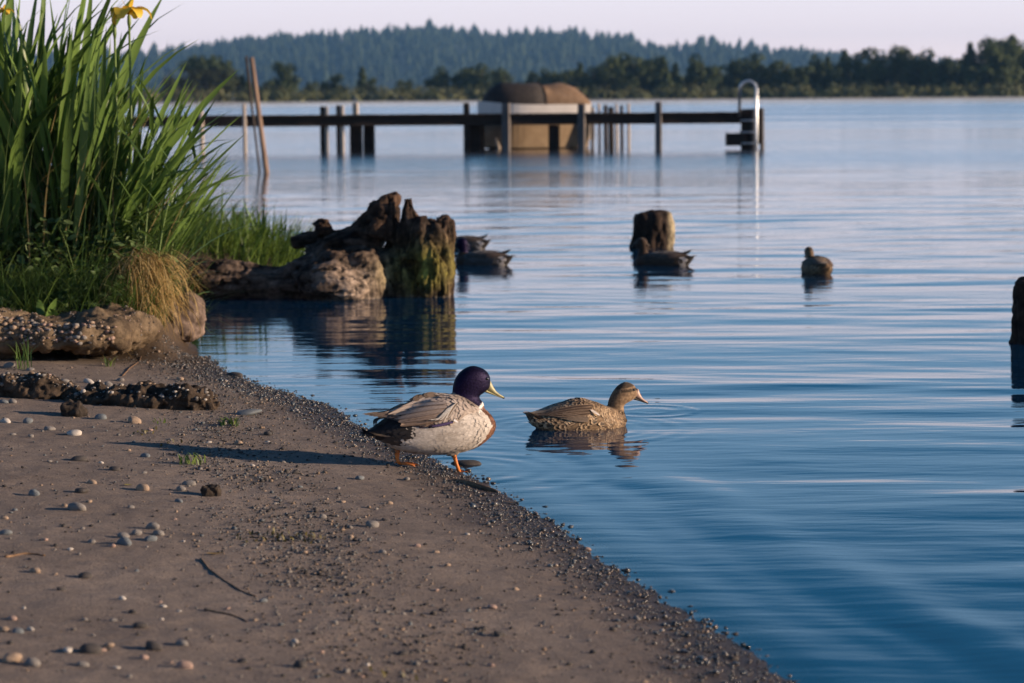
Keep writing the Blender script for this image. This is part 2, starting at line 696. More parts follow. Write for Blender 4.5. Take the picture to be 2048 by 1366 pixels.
def loft(rings, n=28, power=2.0):
    """rings: (center, U, V) -> verts, faces with capped ends"""
    v, f = [], []
    for c, U, V in rings:
        for k in range(n):
            th = 2 * math.pi * k / n
            cs, sn = math.cos(th), math.sin(th)
            e = 2.0 / power
            v.append(np.asarray(c) + np.sign(cs) * abs(cs) ** e * np.asarray(U) + np.sign(sn) * abs(sn) ** e * np.asarray(V))
    m = len(rings)
    for i in range(m - 1):
        for k in range(n):
            k2 = (k + 1) % n
            f.append((i * n + k, i * n + k2, (i + 1) * n + k2, (i + 1) * n + k))
    f.append(tuple(range(n - 1, -1, -1)))
    f.append(tuple((m - 1) * n + k for k in range(n)))
    return np.array(v), f


def remesh(parts, voxel, smooth_it=6, fac=0.5):
    """union of closed shapes as one continuous surface; returns verts and quad faces"""
    mb = MB()
    for v, f in parts:
        mb.add(v, f)
    me = mb.mesh('tmp', None)
    o = bpy.data.objects.new('tmp', me)
    COL.objects.link(o)
    md = o.modifiers.new('r', 'REMESH')
    md.mode = 'VOXEL'
    md.voxel_size = voxel
    if smooth_it:
        ms = o.modifiers.new('s', 'SMOOTH')
        ms.factor = fac
        ms.iterations = smooth_it
    dg = bpy.context.evaluated_depsgraph_get()
    r = bpy.data.meshes.new_from_object(o.evaluated_get(dg))
    v = np.empty(len(r.vertices) * 3)
    r.vertices.foreach_get('co', v)
    nrm = np.empty(len(r.vertices) * 3)
    r.vertex_normals.foreach_get('vector', nrm)
    f = [list(p.vertices) for p in r.polygons]
    bpy.data.objects.remove(o)
    bpy.data.meshes.remove(me)
    bpy.data.meshes.remove(r)
    return v.reshape(-1, 3), nrm.reshape(-1, 3), f


def mixc(a, b, t):
    t = np.clip(np.asarray(t, float), 0, 1)[:, None]
    return np.asarray(a) * (1 - t) + np.asarray(b) * t


m_plum = mat_vcol('plumage', 0.75, 220, 0.35, 0.35, 0.0015, (0.35, 1, 1), 0.25, 0.0, 0.15)
m_feather = mat_vcol('feather', 0.6, 260, 0.3, 0.25, 0.001, (0.25, 1, 1), 0.3)
m_head, nt, b = nodes_of('iridescent_head')
n = tex_noise(nt, 160, 4, 0.6, mapping(nt))
lw = nt.nodes.new('ShaderNodeLayerWeight')
lw.inputs[0].default_value = 0.45
cc = ramp(nt, lw.outputs['Facing'], [(0.0, (0.0045, 0.0032, 0.011)), (0.45, (0.0035, 0.003, 0.008)), (0.9, (0.002, 0.003, 0.005))])
g = ramp(nt, n.outputs[0], [(0.3, (0.4, 0.4, 0.4)), (0.68, (2.4, 2.2, 2.6))])
nt.links.new(mul(nt, cc, g), b.inputs['Base Color'])
b.inputs['Roughness'].default_value = 0.5
b.inputs['Specular IOR Level'].default_value = 0.22
b.inputs['Specular Tint'].default_value = (0.5, 0.38, 1.0, 1)
bump(nt, b, n.outputs[0], 0.8, 0.002)
m_bill_y = mat_plain('bill_olive', (0.42, 0.38, 0.20), 0.42, 0.4)
m_bill_p = mat_plain('bill_pinkish', (0.46, 0.30, 0.24), 0.42, 0.4)
m_bill_d = mat_plain('bill_dark', (0.035, 0.030, 0.028), 0.45, 0.4)
m_eye = mat_plain('eye_black', (0.006, 0.004, 0.004), 0.08, 0.6, 0, 1.0)
m_leg = mat_noise('orange_leg', (0.50, 0.13, 0.025), (0.78, 0.27, 0.07), 120, 0.5, 0.5, 0.001)


class Duck:
    """side-profile description in drawing units; zero at (ox, oz), k units to the metre"""
    def __init__(s, ox, oz, k, kx, secs):
        s.ox, s.oz, s.k, s.kx = ox, oz, k, kx
        a = np.array(secs, float)          # zx, top, bottom, half width
        a = catmull(a, 60)
        o = np.argsort(a[:, 0])
        a = a[o]
        s.x = (a[:, 0] - ox) / (k * kx)
        s.top = (oz - a[:, 1]) / k
        s.bot = (oz - a[:, 2]) / k
        s.hw = np.maximum(a[:, 3], 0.004)

    def L(s, zx, zy):
        return (zx - s.ox) / (s.k * s.kx), (s.oz - zy) / s.k

    def Z(s, v):
        """local -> drawing units"""
        return v[:, 0] * s.k * s.kx + s.ox, s.oz - v[:, 2] * s.k

    def body(s):
        r = []
        for x, t, bt, w in zip(s.x, s.top, s.bot, s.hw):
            r.append(((x, 0, (t + bt) / 2), (0, w, 0), (0, 0, max((t - bt) / 2, 0.003))))
        return loft(r, 36, 2.15)

    def surf_y(s, x, z):
        t = np.interp(x, s.x, s.top)
        bt = np.interp(x, s.x, s.bot)
        w = np.interp(x, s.x, s.hw)
        q = np.clip(np.abs((z - (t + bt) / 2) / np.maximum((t - bt) / 2, 1e-4)), 0, 0.995)
        return w * (1 - q ** 2.15) ** (1 / 2.15)

    def neck(s, secs):
        """(zy, back, front, lateral)"""
        r = []
        for zy, bk, ft, lat in catmull(secs, 40):
            x, z = s.L((bk + ft) / 2, zy)
            r.append(((x, 0, z), (max((ft - bk) / 2 / (s.k * s.kx), 0.002), 0, 0), (0, max(lat, 0.002), 0)))
        return loft(r, 28, 2.1)

    def side(s, zx, zy, sgn, off):
        x, z = s.L(zx, zy)
        y = float(s.surf_y(x, z))
        return np.array([x, sgn * (y + off), z])


def strip_feather(pts, widths, wdir, col_c, col_e, camber=0.12, mb=None):
    """a vane along pts; wdir: width direction at each point"""
    pts = np.asarray(pts, float)
    n = len(pts)
    v, c, f = [], [], []
    for i in range(n):
        t = pts[min(i + 1, n - 1)] - pts[max(i - 1, 0)]
        t /= np.linalg.norm(t) + 1e-9
        w = np.asarray(wdir[i] if np.ndim(wdir) > 1 else wdir, float)
        w = w - t * (w @ t)
        w /= np.linalg.norm(w) + 1e-9
        nn = np.cross(t, w)
        for s_, cl in ((-1, col_e), (-0.45, col_c), (0, col_c), (0.45, col_c), (1, col_e)):
            v.append(pts[i] + w * s_ * widths[i] + nn * (1 - abs(s_)) * camber * widths[i])
            q = np.asarray(cl[i] if np.ndim(cl) > 1 else cl, float)
            c.append(q)
    for i in range(n - 1):
        for j in range(4):
            a = i * 5 + j
            f.append((a, a + 1, a + 6, a + 5))
    if mb is None:
        mb = MB()
    mb.add(v, f, c)
    return mb


def scatter_plumage(v, nrm, mask, colf, n, length, width, lift, seed, flow=(-1, 0, -0.15), edge=None, dark=None, camber=0.06, var=1.0):
    """many small overlapping body feathers lying on the surface"""
    r = np.random.default_rng(seed)
    idx = np.nonzero(mask)[0]
    idx = r.choice(idx, size=min(n, len(idx)), replace=False)
    p, nn = v[idx], nrm[idx]
    d = np.asarray(flow)[None] + r.normal(0, 0.10, (len(idx), 3))
    d = d - nn * (d * nn).sum(1)[:, None]
    d /= np.linalg.norm(d, axis=1)[:, None] + 1e-9
    w = np.cross(nn, d)
    Ls = length * r.uniform(0.7, 1.25, len(idx))
    Ws = width * r.uniform(0.75, 1.2, len(idx))
    T = np.array([0, 0.35, 0.7, 0.92, 1.03])
    WD = np.array([0.45, 0.95, 1.0, 0.62, 0.12])
    cols = colf(p)
    sh = 1 + var * r.uniform(-0.18, 0.15, len(idx))[:, None]
    V, C, F = [], [], []
    k = 0
    for ti, (t, wd) in enumerate(zip(T, WD)):
        for s_ in ((-1, -0.74, 0.74, 1) if edge is not None else (-1, -0.5, 0.5, 1)):
            q = p + d * (t * Ls)[:, None] + w * (s_ * wd * Ws)[:, None] + nn * (-0.0008 + lift * t ** 1.5 * Ls + camber * (1 - s_ * s_) * Ws)[:, None]
            V.append(q)
            e = (abs(s_) > 0.9) or ti >= 3
            if edge is not None:
                C.append((edge(p) if e else dark(p)) * sh)
            else:
                C.append(cols * sh * (1 + 0.06 * var if e else 1 - 0.10 * var * (1 - t)))
    V = np.stack(V, 1)
    C = np.stack(C, 1)
    base = np.arange(len(idx)) * 20
    for i in range(4):
        for j in range(3):
            a = base + i * 4 + j
            F.append(np.stack([a, a + 1, a + 5, a + 4], 1))
    return V.reshape(-1, 3), np.concatenate(F), C.reshape(-1, 3)


def make_bill(root, D, base, tip, hb, ht, wb, wt, mat_up, mat_lo, nail=True):
    """bill from base to tip point (drawing units); heights in units, widths in metres"""
    (bx, bz), (tx, tz) = D.L(*base), D.L(*tip)
    a = np.array([bx, 0, bz])
    t = np.array([tx, 0, tz])
    ax = t - a
    L = np.linalg.norm(ax)
    ax /= L
    up = np.array([-ax[2], 0, ax[0]])
    hb, ht = hb / D.k, ht / D.k
    prof = [(-0.12, 1.05, 0.9), (0.0, 1.0, 1.0), (0.2, 0.74, 0.9), (0.45, 0.46, 0.9), (0.7, 0.30, 1.0), (0.88, 0.24, 0.98), (0.97, 0.18, 0.75), (1.0, 0.10, 0.4)]
    up_r, lo_r = [], []
    for tt, h, w in prof:
        hh = hb * h
        ww = (wb * (1 - tt) + wt * tt) * w
        c = a + ax * L * tt
        sag = -0.06 * L * math.sin(max(tt, 0) * math.pi)     # slightly dished upper line
        up_r.append((c + up * (hh * 0.30 + sag), (0, ww, 0), up * hh * 0.5))
        lo_r.append((c + up * (-hh * 0.36 + sag * 0.6) - ax * 0.004, (0, ww * 0.88, 0), up * max(hh * 0.17, 0.0016)))
    v, f = loft([(np.array(c), np.array(U), np.array(V)) for c, U, V in up_r], 20, 2.0)
    ub = add('bill', new_mesh('bill', v, f, mat_up), root)
    v, f = loft([(np.array(c), np.array(U), np.array(V)) for c, U, V in lo_r], 16, 2.0)
    add('lower_bill', new_mesh('lower_bill', v, f, mat_lo), ub)
    if nail:
        mb = MB()
        c = a + ax * L * 0.965 + up * (hb * 0.05 - 0.01 * L)
        v, f = loft([(c - ax * 0.004, (0, 0.001, 0), up * 0.001), (c, (0, wt * 0.33, 0), up * hb * 0.13), (c + ax * 0.006, (0, wt * 0.3, 0), up * hb * 0.10), (c + ax * 0.0085, (0, 0.001, 0), up * 0.001)], 10)
        add('bill_nail', new_mesh('bill_nail', v, f, m_bill_d), ub)
        for sg in (-1, 1):
            c = a + ax * L * 0.30 + up * hb * 0.42 + np.array([0, sg * wb * 0.52, 0])
            v, f = loft([(c - ax * 0.004, (0, 0.0003, 0), up * 0.0003), (c, (0, 0.0016, 0), up * 0.0013), (c + ax * 0.004, (0, 0.0003, 0), up * 0.0003)], 8)
            add('nostril', new_mesh('nostril', v, f, m_bill_d), ub)


def make_eye(root, p, r=0.0046):
    v, f = loft([(np.array(p) + np.array([0, 0, z * r]), (r * q, 0, 0), (0, r * q * 0.8, 0)) for z, q in ((-1, 0.05), (-0.7, 0.71), (-0.3, 0.95), (0, 1), (0.3, 0.95), (0.7, 0.71), (1, 0.05))], 12)
    add('eye', new_mesh('eye', v, f, m_eye), root)


def wing_shell(root, D, up, lo, sgn, colf, thick=0.011):
    U = catmull(np.array(up, float), 44)
    Lw = catmull(np.array(lo, float), 44)
    nv = 16
    v = []
    for i in range(44):
        for j in range(nv):
            t = j / (nv - 1)
            zx, zy = U[i] * (1 - t) + Lw[i] * t
            x, z = D.L(zx, zy)
            y = max(float(D.surf_y(x, z)), 0.012)
            dome = thick * (math.sin(math.pi * min(max(t, 0.0), 1)) ** 0.6) * (1 - 0.35 * i / 43)
            v.append((x, sgn * (y - 0.003 + dome), z))
    f = []
    for i in range(43):
        for j in range(nv - 1):
            a = i * nv + j
            q = (a, a + 1, a + nv + 1, a + nv)
            f.append(q if sgn > 0 else q[::-1])
    v = np.array(v)
    me = new_mesh('wing', v, f, m_plum, True, colf(v))
    w = add('wing', me, root)
    nn = np.empty(len(v) * 3)
    me.vertex_normals.foreach_get('vector', nn)
    nn = nn.reshape(-1, 3)
    if (nn[:, 1] * sgn).mean() < 0:
        me.flip_normals()
        nn = -nn
    return w, v, nn


def wing_feather(w, D, path, widths, sgn, off, cc, ce, name='feather'):
    p = catmull(np.array(path, float), 9)
    wd = catmull(np.array(widths, float)[:, None], 9)[:, 0]
    pts = [D.side(a, b_, sgn, off) for a, b_ in p]
    for i, q in enumerate(pts):
        if abs(q[1]) < 0.012:
            q[1] = sgn * 0.012
    # width lies in the wing surface
    wdir = []
    for i, (a, b_) in enumerate(p):
        q1, q2 = D.side(a, b_ - 8, sgn, off), D.side(a, b_ + 8, sgn, off)
        wdir.append(q1 - q2)
    wid = np.maximum(wd / D.k, 0.0006)
    mb = strip_feather(pts, wid, np.array(wdir), cc, ce, 0.10 * -sgn)
    return mb.build(name, m_feather, w)


# ---- the standing drake
DR = Duck(900, 1225, 2879.0, 0.95, [
    (112, 744, 762, 0.006), (200, 705, 822, 0.030), (300, 645, 885, 0.050), (420, 575, 955, 0.068), (560, 510, 1002, 0.084), (700, 455, 1026, 0.096),
    (850, 418, 1040, 0.104), (1000, 412, 1040, 0.105), (1130, 448, 1022, 0.100), (1250, 512, 985, 0.090), (1350, 585, 922, 0.072), (1420, 665, 850, 0.050), (1452, 740, 775, 0.018)])
DR_NECK = [(700, 1060, 1330, 0.055), (600, 1060, 1345, 0.050), (520, 1050, 1338, 0.043), (455, 1030, 1296, 0.037), (415, 1022, 1352, 0.036), (370, 1024, 1408, 0.038), (320, 1032, 1420, 0.040), (260, 1054, 1416, 0.041),
           (205, 1092, 1392, 0.037), (165, 1140, 1345, 0.028), (142, 1185, 1295, 0.017), (130, 1225, 1255, 0.005)]


def drake_masks(D, v, jit=True):
    zx, zy = D.Z(v)
    j = fbm(v * 60, 3, 3) * 14 if jit else 0
    line = np.where(zx < 1250, 405 + 0.65 * (zx - 1035), 545 - 0.55 * (zx - 1250))
    head = (zy + j * 0.4 < line) & (zx > 1010)
    ringm = (zx > 1205) & (np.abs(zy - (545 - 0.55 * (zx - 1250)) - 14 + j * 0.3) < 20) & ~head
    cx = np.interp(zy, [500, 540, 640, 730, 800, 880, 960, 1010, 1060], [1235, 1250, 1335, 1385, 1325, 1290, 1210, 1140, 1100])
    chest = (zx + j * 1.4 > cx) & ~head & ~ringm
    rump = (zx + j * 2 < 545 - 0.25 * (zy - 700)) & (zy + j < 800 + (zx - 200) * 0.12) & ~head
    vent = (zx + j * 2 < 470) & (zy + j > 800) & (zy < 900)
    return zx, zy, head, ringm, chest, rump, vent


def drake_col(D, v):
    zx, zy, head, ringm, chest, rump, vent = drake_masks(D, v)
    n = fbm(v * np.array([25, 60, 60]), 4, 9)
    belly = mixc((0.62, 0.56, 0.51), (0.38, 0.33, 0.29), 0.5 + n)
    back = mixc((0.42, 0.35, 0.29), (0.26, 0.20, 0.16), 0.5 + n)
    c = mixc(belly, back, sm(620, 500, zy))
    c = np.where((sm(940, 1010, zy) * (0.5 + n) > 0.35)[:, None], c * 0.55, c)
    m = fbm(v * 90, 3, 14)
    ch = mixc((0.155, 0.060, 0.030), (0.30, 0.15, 0.085), 0.45 + 1.1 * m)
    c = np.where(chest[:, None], ch, c)
    c = np.where(ringm[:, None], np.array((0.80, 0.76, 0.72)), c)
    c = np.where(head[:, None], np.array((0.02, 0.02, 0.06)), c)
    c = np.where(rump[:, None], np.array((0.012, 0.010, 0.012)), c)
    c = np.where(vent[:, None], np.array((0.06, 0.045, 0.04)), c)
    return c


def set_head_material(me, D, faces, maskf):
    v = np.empty(len(me.vertices) * 3)
    me.vertices.foreach_get('co', v)
    h = maskf(v.reshape(-1, 3))
    mi = np.array([1 if sum(h[i] for i in f) * 2 > len(f) else 0 for f in faces], np.int32)
    me.polygons.foreach_set('material_index', mi)


def drake_wing_col(D):
    def f(v):
        zx, zy = D.Z(v)
        n = fbm(v * np.array([18, 70, 70]), 4, 19)
        c = mixc((0.50, 0.42, 0.37), (0.33, 0.26, 0.22), 0.5 + 0.9 * n)
        c = np.where(((zx < 820) & (zy > 560 + n * 40))[:, None], mixc((0.17, 0.105, 0.07), (0.30, 0.21, 0.155), 0.5 + n), c)
        c = np.where((zy > 672 + n * 20)[:, None], np.array((0.045, 0.030, 0.045)), c)
        c = np.where(((zy < 425 + n * 25) & (zx < 900))[:, None], np.array((0.14, 0.10, 0.075)), c)
        c = np.where((zx < 300)[:, None], np.array((0.10, 0.075, 0.065)), c)
        return c
    return f


def webbed_foot(mb_leg, hip, ankle, foot, yaw, pitch, rad=0.0065):
    """leg tube from hip through the heel joint to the foot"""
    hip, ankle, foot = [np.asarray(q, float) for q in (hip, ankle, foot)]
    mb_leg.tube([hip, hip * 0.45 + ankle * 0.55, ankle, ankle * 0.6 + foot * 0.4, foot + np.array([0, 0, 0.006])], [rad * 1.9, rad * 1.35, rad * 1.15, rad * 0.95, rad * 1.05], 10)


def foot_mesh(foot, yaw, pitch, size=0.062):
    mb = MB()
    foot = np.asarray(foot, float)
    fwd = np.array([math.cos(yaw) * math.cos(pitch), math.sin(yaw) * math.cos(pitch), math.sin(pitch)])
    lat = np.array([-math.sin(yaw), math.cos(yaw), 0])
    up = np.cross(fwd, lat)
    toes = [(-0.50, 0.86), (0.0, 1.0), (0.48, 0.88)]
    ends = []
    for a, l in toes:
        d = fwd * math.cos(a) + lat * math.sin(a)
        p0 = foot + up * 0.006
        p1 = foot + d * size * l * 0.5 + up * 0.0075
        p2 = foot + d * size * l * 0.9 + up * 0.004
        p3 = foot + d * size * l * 1.04 + up * 0.001
        mb.tube([p0, p1, p2, p3], [0.0055, 0.0042, 0.0035, 0.0010], 8)
        ends.append((p0, p1, p2))
    for q in range(2):
        A, B = ends[q], ends[q + 1]
        mid = (A[2] + B[2]) / 2 * 0.93 + foot * 0.07
        for dz, rev in ((0.0010, False), (-0.0012, True)):
            vv = [A[0], A[1], A[2], mid, B[2], B[1]]
            vv = [x + up * dz for x in vv]
            fs = [(0, 1, 5), (1, 2, 3), (1, 3, 5), (5, 3, 4)]
            mb.add(vv, [t[::-1] if rev else t for t in fs])
    d = -fwd * 0.9 + lat * 0.1
    mb.tube([foot + up * 0.010, foot + d * 0.014 + up * 0.010, foot + d * 0.02 + up * 0.005], [0.003, 0.0025, 0.001], 6)
    return mb


def make_drake():
    D = DR
    root = empty('drake_duck')
    thigh = []
    for (hx, hy, sg) in ((985, 985, -1), (480, 940, 1)):
        x, z = D.L(hx, hy)
        thigh.append(loft([((x - 0.004, sg * 0.045, z + 0.05), (0.020, 0, 0), (0, 0.018, 0)), ((x, sg * 0.045, z + 0.015), (0.022, 0, 0), (0, 0.019, 0)), ((x + 0.004, sg * 0.043, z - 0.012), (0.014, 0, 0), (0, 0.013, 0)), ((x + 0.005, sg * 0.043, z - 0.022), (0.006, 0, 0), (0, 0.006, 0))], 16))
    v, nn, f = remesh([D.body(), D.neck(DR_NECK)] + thigh, 0.0042, 7)
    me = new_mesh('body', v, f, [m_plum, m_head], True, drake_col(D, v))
    set_head_material(me, D, f, lambda q: drake_masks(D, q)[2])
    add('body', me, root)
    zx, zy, head, ringm, chest, rump, vent = drake_masks(D, v)
    # flank, chest and belly feathers
    fl = ~head & ~ringm & ~rump & (nn[:, 2] < 0.85) & (zx > 330)
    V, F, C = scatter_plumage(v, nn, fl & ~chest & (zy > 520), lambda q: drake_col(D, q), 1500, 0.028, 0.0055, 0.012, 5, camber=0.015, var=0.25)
    kind(add('flank_feathers', new_mesh('flank_feathers', V, F, m_feather, True, C), root), 'stuff')
    V, F, C = scatter_plumage(v, nn, chest, lambda q: drake_col(D, q), 520, 0.013, 0.0052, 0.10, 6, (-0.6, 0, -0.8),
                              edge=lambda q: np.tile((0.26, 0.13, 0.075), (len(q), 1)), dark=lambda q: np.tile((0.135, 0.048, 0.024), (len(q), 1)))
    kind(add('chest_feathers', new_mesh('chest_feathers', V, F, m_feather, True, C), root), 'stuff')
    V, F, C = scatter_plumage(v, nn, rump, lambda q: drake_col(D, q), 160, 0.034, 0.009, 0.05, 7)
    kind(add('rump_feathers', new_mesh('rump_feathers', V, F, m_feather, True, C), root), 'stuff')
    V, F, C = scatter_plumage(v, nn, ringm, lambda q: drake_col(D, q), 120, 0.008, 0.004, 0.12, 8, (-0.3, 0, -1))
    kind(add('neck_ring', new_mesh('neck_ring', V, F, m_feather, True, C), root), 'stuff')
    V, F, C = scatter_plumage(v, nn, head, lambda q: drake_col(D, q), 700, 0.008, 0.0026, 0.05, 18, (-0.7, 0, -0.6))
    kind(add('head_feathers', new_mesh('head_feathers', V, F, m_head, True), root), 'stuff')
    make_bill(root, D, (1388, 372), (1562, 486), 100, 28, 0.0125, 0.0135, m_bill_y, m_bill_y)
    for sg in (-1, 1):
        x, z = D.L(1352, 262)
        make_eye(root, (x, sg * 0.0335, z), 0.0056)
        w, wv_, wn_ = wing_shell(root, D, [(1235, 548), (1150, 470), (1030, 428), (880, 397), (700, 420), (520, 488), (330, 548), (150, 566)],
                                 [(1205, 572), (1100, 592), (1000, 640), (900, 690), (700, 714), (520, 706), (330, 612), (170, 580)], sg, drake_wing_col(D))
        V, F, C = scatter_plumage(wv_, wn_, (D.Z(wv_)[0] > 640), drake_wing_col(D), 330, 0.030, 0.0085, 0.05, 9 + sg)
        kind(add('wing_coverts', new_mesh('wing_coverts', V, F, m_feather, True, C), w), 'stuff')
        r = random.Random(4)
        # long primaries to the wing tip
        for i in range(5):
            wing_feather(w, D, [(640, 640 + 10 * i), (430, 610 + 8 * i), (250 + 18 * i, 575 + 7 * i), (85 + 45 * i, 570 + 11 * i)], [16, 22, 17, 2], sg, 0.011 - 0.0012 * i, (0.085, 0.060, 0.050), (0.17, 0.13, 0.11))
        # tertials: broad grey-brown
        for i in range(5):
            wing_feather(w, D, [(860, 470 + 34 * i), (680, 480 + 38 * i), (480 - 14 * i, 530 + 34 * i), (320 + 22 * i, 575 + 24 * i)], [18, 34, 30, 3], sg, 0.016 - 0.0014 * i, (0.40 - 0.04 * i, 0.325 - 0.04 * i, 0.28 - 0.04 * i), (0.22 - 0.02 * i, 0.165 - 0.02 * i, 0.135 - 0.02 * i))
        # pale loose scapulars falling across the wing
        for i in range(9):
            x0 = 985 - 15 * i
            wing_feather(w, D, [(x0, 470 + 7 * i), (x0 - 60, 510 + 9 * i), (x0 - 120, 575 + 6 * i), (x0 - 160 - 6 * i, 640 - 2 * i)], [10, 14, 10, 2], sg, 0.021 - 0.0005 * i, [(0.22, 0.15, 0.10), (0.62, 0.54, 0.46)][i % 2], (0.80, 0.74, 0.66))
        # speculum edge
        wing_feather(w, D, [(905, 640), (925, 650), (945, 666)], [9, 11, 4], sg, 0.014, (0.85, 0.82, 0.80), (0.85, 0.82, 0.80))
        wing_feather(w, D, [(900, 660), (800, 680), (690, 695)], [10, 17, 6], sg, 0.010, (0.07, 0.045, 0.13), (0.03, 0.02, 0.04))
    # tail
    for i, a in enumerate(np.linspace(-1, 1, 8)):
        p = [(470, 800 + 12 * abs(a)), (330, 790 + 16 * abs(a)), (220, 765 + 16 * abs(a)), (112 + 25 * abs(a), 742 + 20 * abs(a))]
        pts = []
        for t, (zx_, zy_) in zip((0.3, 0.55, 0.8, 1), p):
            x, z = D.L(zx_, zy_)
            pts.append((x, a * (0.020 + 0.034 * t), z))
        pts = catmull(np.array(pts), 8)
        strip_feather(pts, np.array([0.009, 0.011, 0.012, 0.0125, 0.012, 0.010, 0.007, 0.001]), (0, 1, 0.3 * a), (0.50, 0.42, 0.34), (0.74, 0.68, 0.60)).build('tail_feather', m_feather, root)
    for i, a in enumerate((-0.35, 0.0, 0.35)):
        pts = []
        for q in range(9):
            th = -0.5 + q * 0.30
            x, z = D.L(300 - 95 * math.sin(min(th + 0.5, 1.6)), 640 + 8 * i + 55 * (1 - math.cos(th + 0.2)) - 30)
            pts.append((x, a * 0.04, z))
        strip_feather(pts, [0.006, 0.008, 0.009, 0.009, 0.009, 0.008, 0.006, 0.004, 0.001], (0, 1, 0.2), (0.012, 0.010, 0.012), (0.012, 0.010, 0.012)).build('curl_feather', m_feather, root)
    # legs: near leg forward in the water edge, far leg trailing
    for (hx, hy, ax, ay, fx, fy, sg, yaw, pit, dz) in ((985, 1000, 990, 1065, 1040, 1240, -1, R(4), R(-4), 0.0), (478, 955, 472, 1060, 492, 1150, 1, R(-18), R(-3), 0.0)):
        h, a_, ft = D.L(hx, hy), D.L(ax, ay), D.L(fx, fy)
        y = sg * 0.043
        mb = MB()
        fp = (ft[0], y, ft[1] if sg < 0 else REAR_Z + 0.006)
        webbed_foot(mb, (h[0], y, h[1]), (a_[0], y, a_[1]), fp, yaw, pit)
        leg = mb.build('leg', m_leg, root)
        foot_mesh(fp, yaw, pit, 0.064 if sg < 0 else 0.072).build('webbed_foot', m_leg, leg)
    return root


# ---- the swimming hen
HN = Duck(680, 615, 2503.0, 0.95, [
    (140, 398, 420, 0.008), (200, 402, 520, 0.035), (300, 388, 600, 0.062), (420, 354, 680, 0.085), (560, 318, 720, 0.100), (700, 298, 730, 0.106), (850, 328, 730, 0.103),
    (980, 380, 715, 0.090), (1080, 424, 680, 0.070), (1150, 465, 625, 0.046), (1190, 510, 560, 0.015)])
HN_NECK = [(560, 1000, 1160, 0.045), (490, 1010, 1178, 0.040), (430, 1014, 1172, 0.032), (380, 1010, 1180, 0.029), (340, 1014, 1262, 0.030), (300, 1030, 1312, 0.032), (260, 1052, 1320, 0.033), (220, 1082, 1308, 0.031), (182, 1118, 1280, 0.025), (158, 1160, 1240, 0.015), (148, 1185, 1212, 0.004)]


def hen_head(D, v):
    zx, zy = D.Z(v)
    return (zx > 1000) & (zy < 400 + (zx - 1000) * 0.25)


def hen_col(D, v):
    zx, zy = D.Z(v)
    n = fbm(v * np.array([70, 110, 110]), 3, 23)
    c = mixc((0.30, 0.195, 0.11), (0.075, 0.045, 0.028), 0.5 + 1.2 * n)
    c = np.where((zy < 420)[:, None] & (zx < 1000)[:, None], c * 0.75, c)
    h = hen_head(D, v)
    n2_ = fbm(v * 160, 3, 27)
    hc = mixc((0.34, 0.225, 0.13), (0.15, 0.09, 0.052), 0.5 + 1.0 * n2_)
    stripe = np.abs(zy - (222 + (1280 - zx) * 0.10)) < 15
    crown = (zy < 190 + (1250 - zx) * 0.16)
    hc = np.where((stripe & (zx > 1120))[:, None], hc * 0.22, hc)
    hc = np.where(crown[:, None], hc * 0.3, hc)
    hc = np.where((zx < 1110)[:, None], hc * 0.6, hc)
    return np.where(h[:, None], hc, c)


def hen_edge(q):
    n = fbm(q * 40, 2, 29)
    return mixc((0.66, 0.47, 0.30), (0.42, 0.28, 0.16), 0.5 + n)


def hen_dark(q):
    n = fbm(q * 40, 2, 30)
    return mixc((0.035, 0.021, 0.013), (0.075, 0.045, 0.027), 0.5 + n)


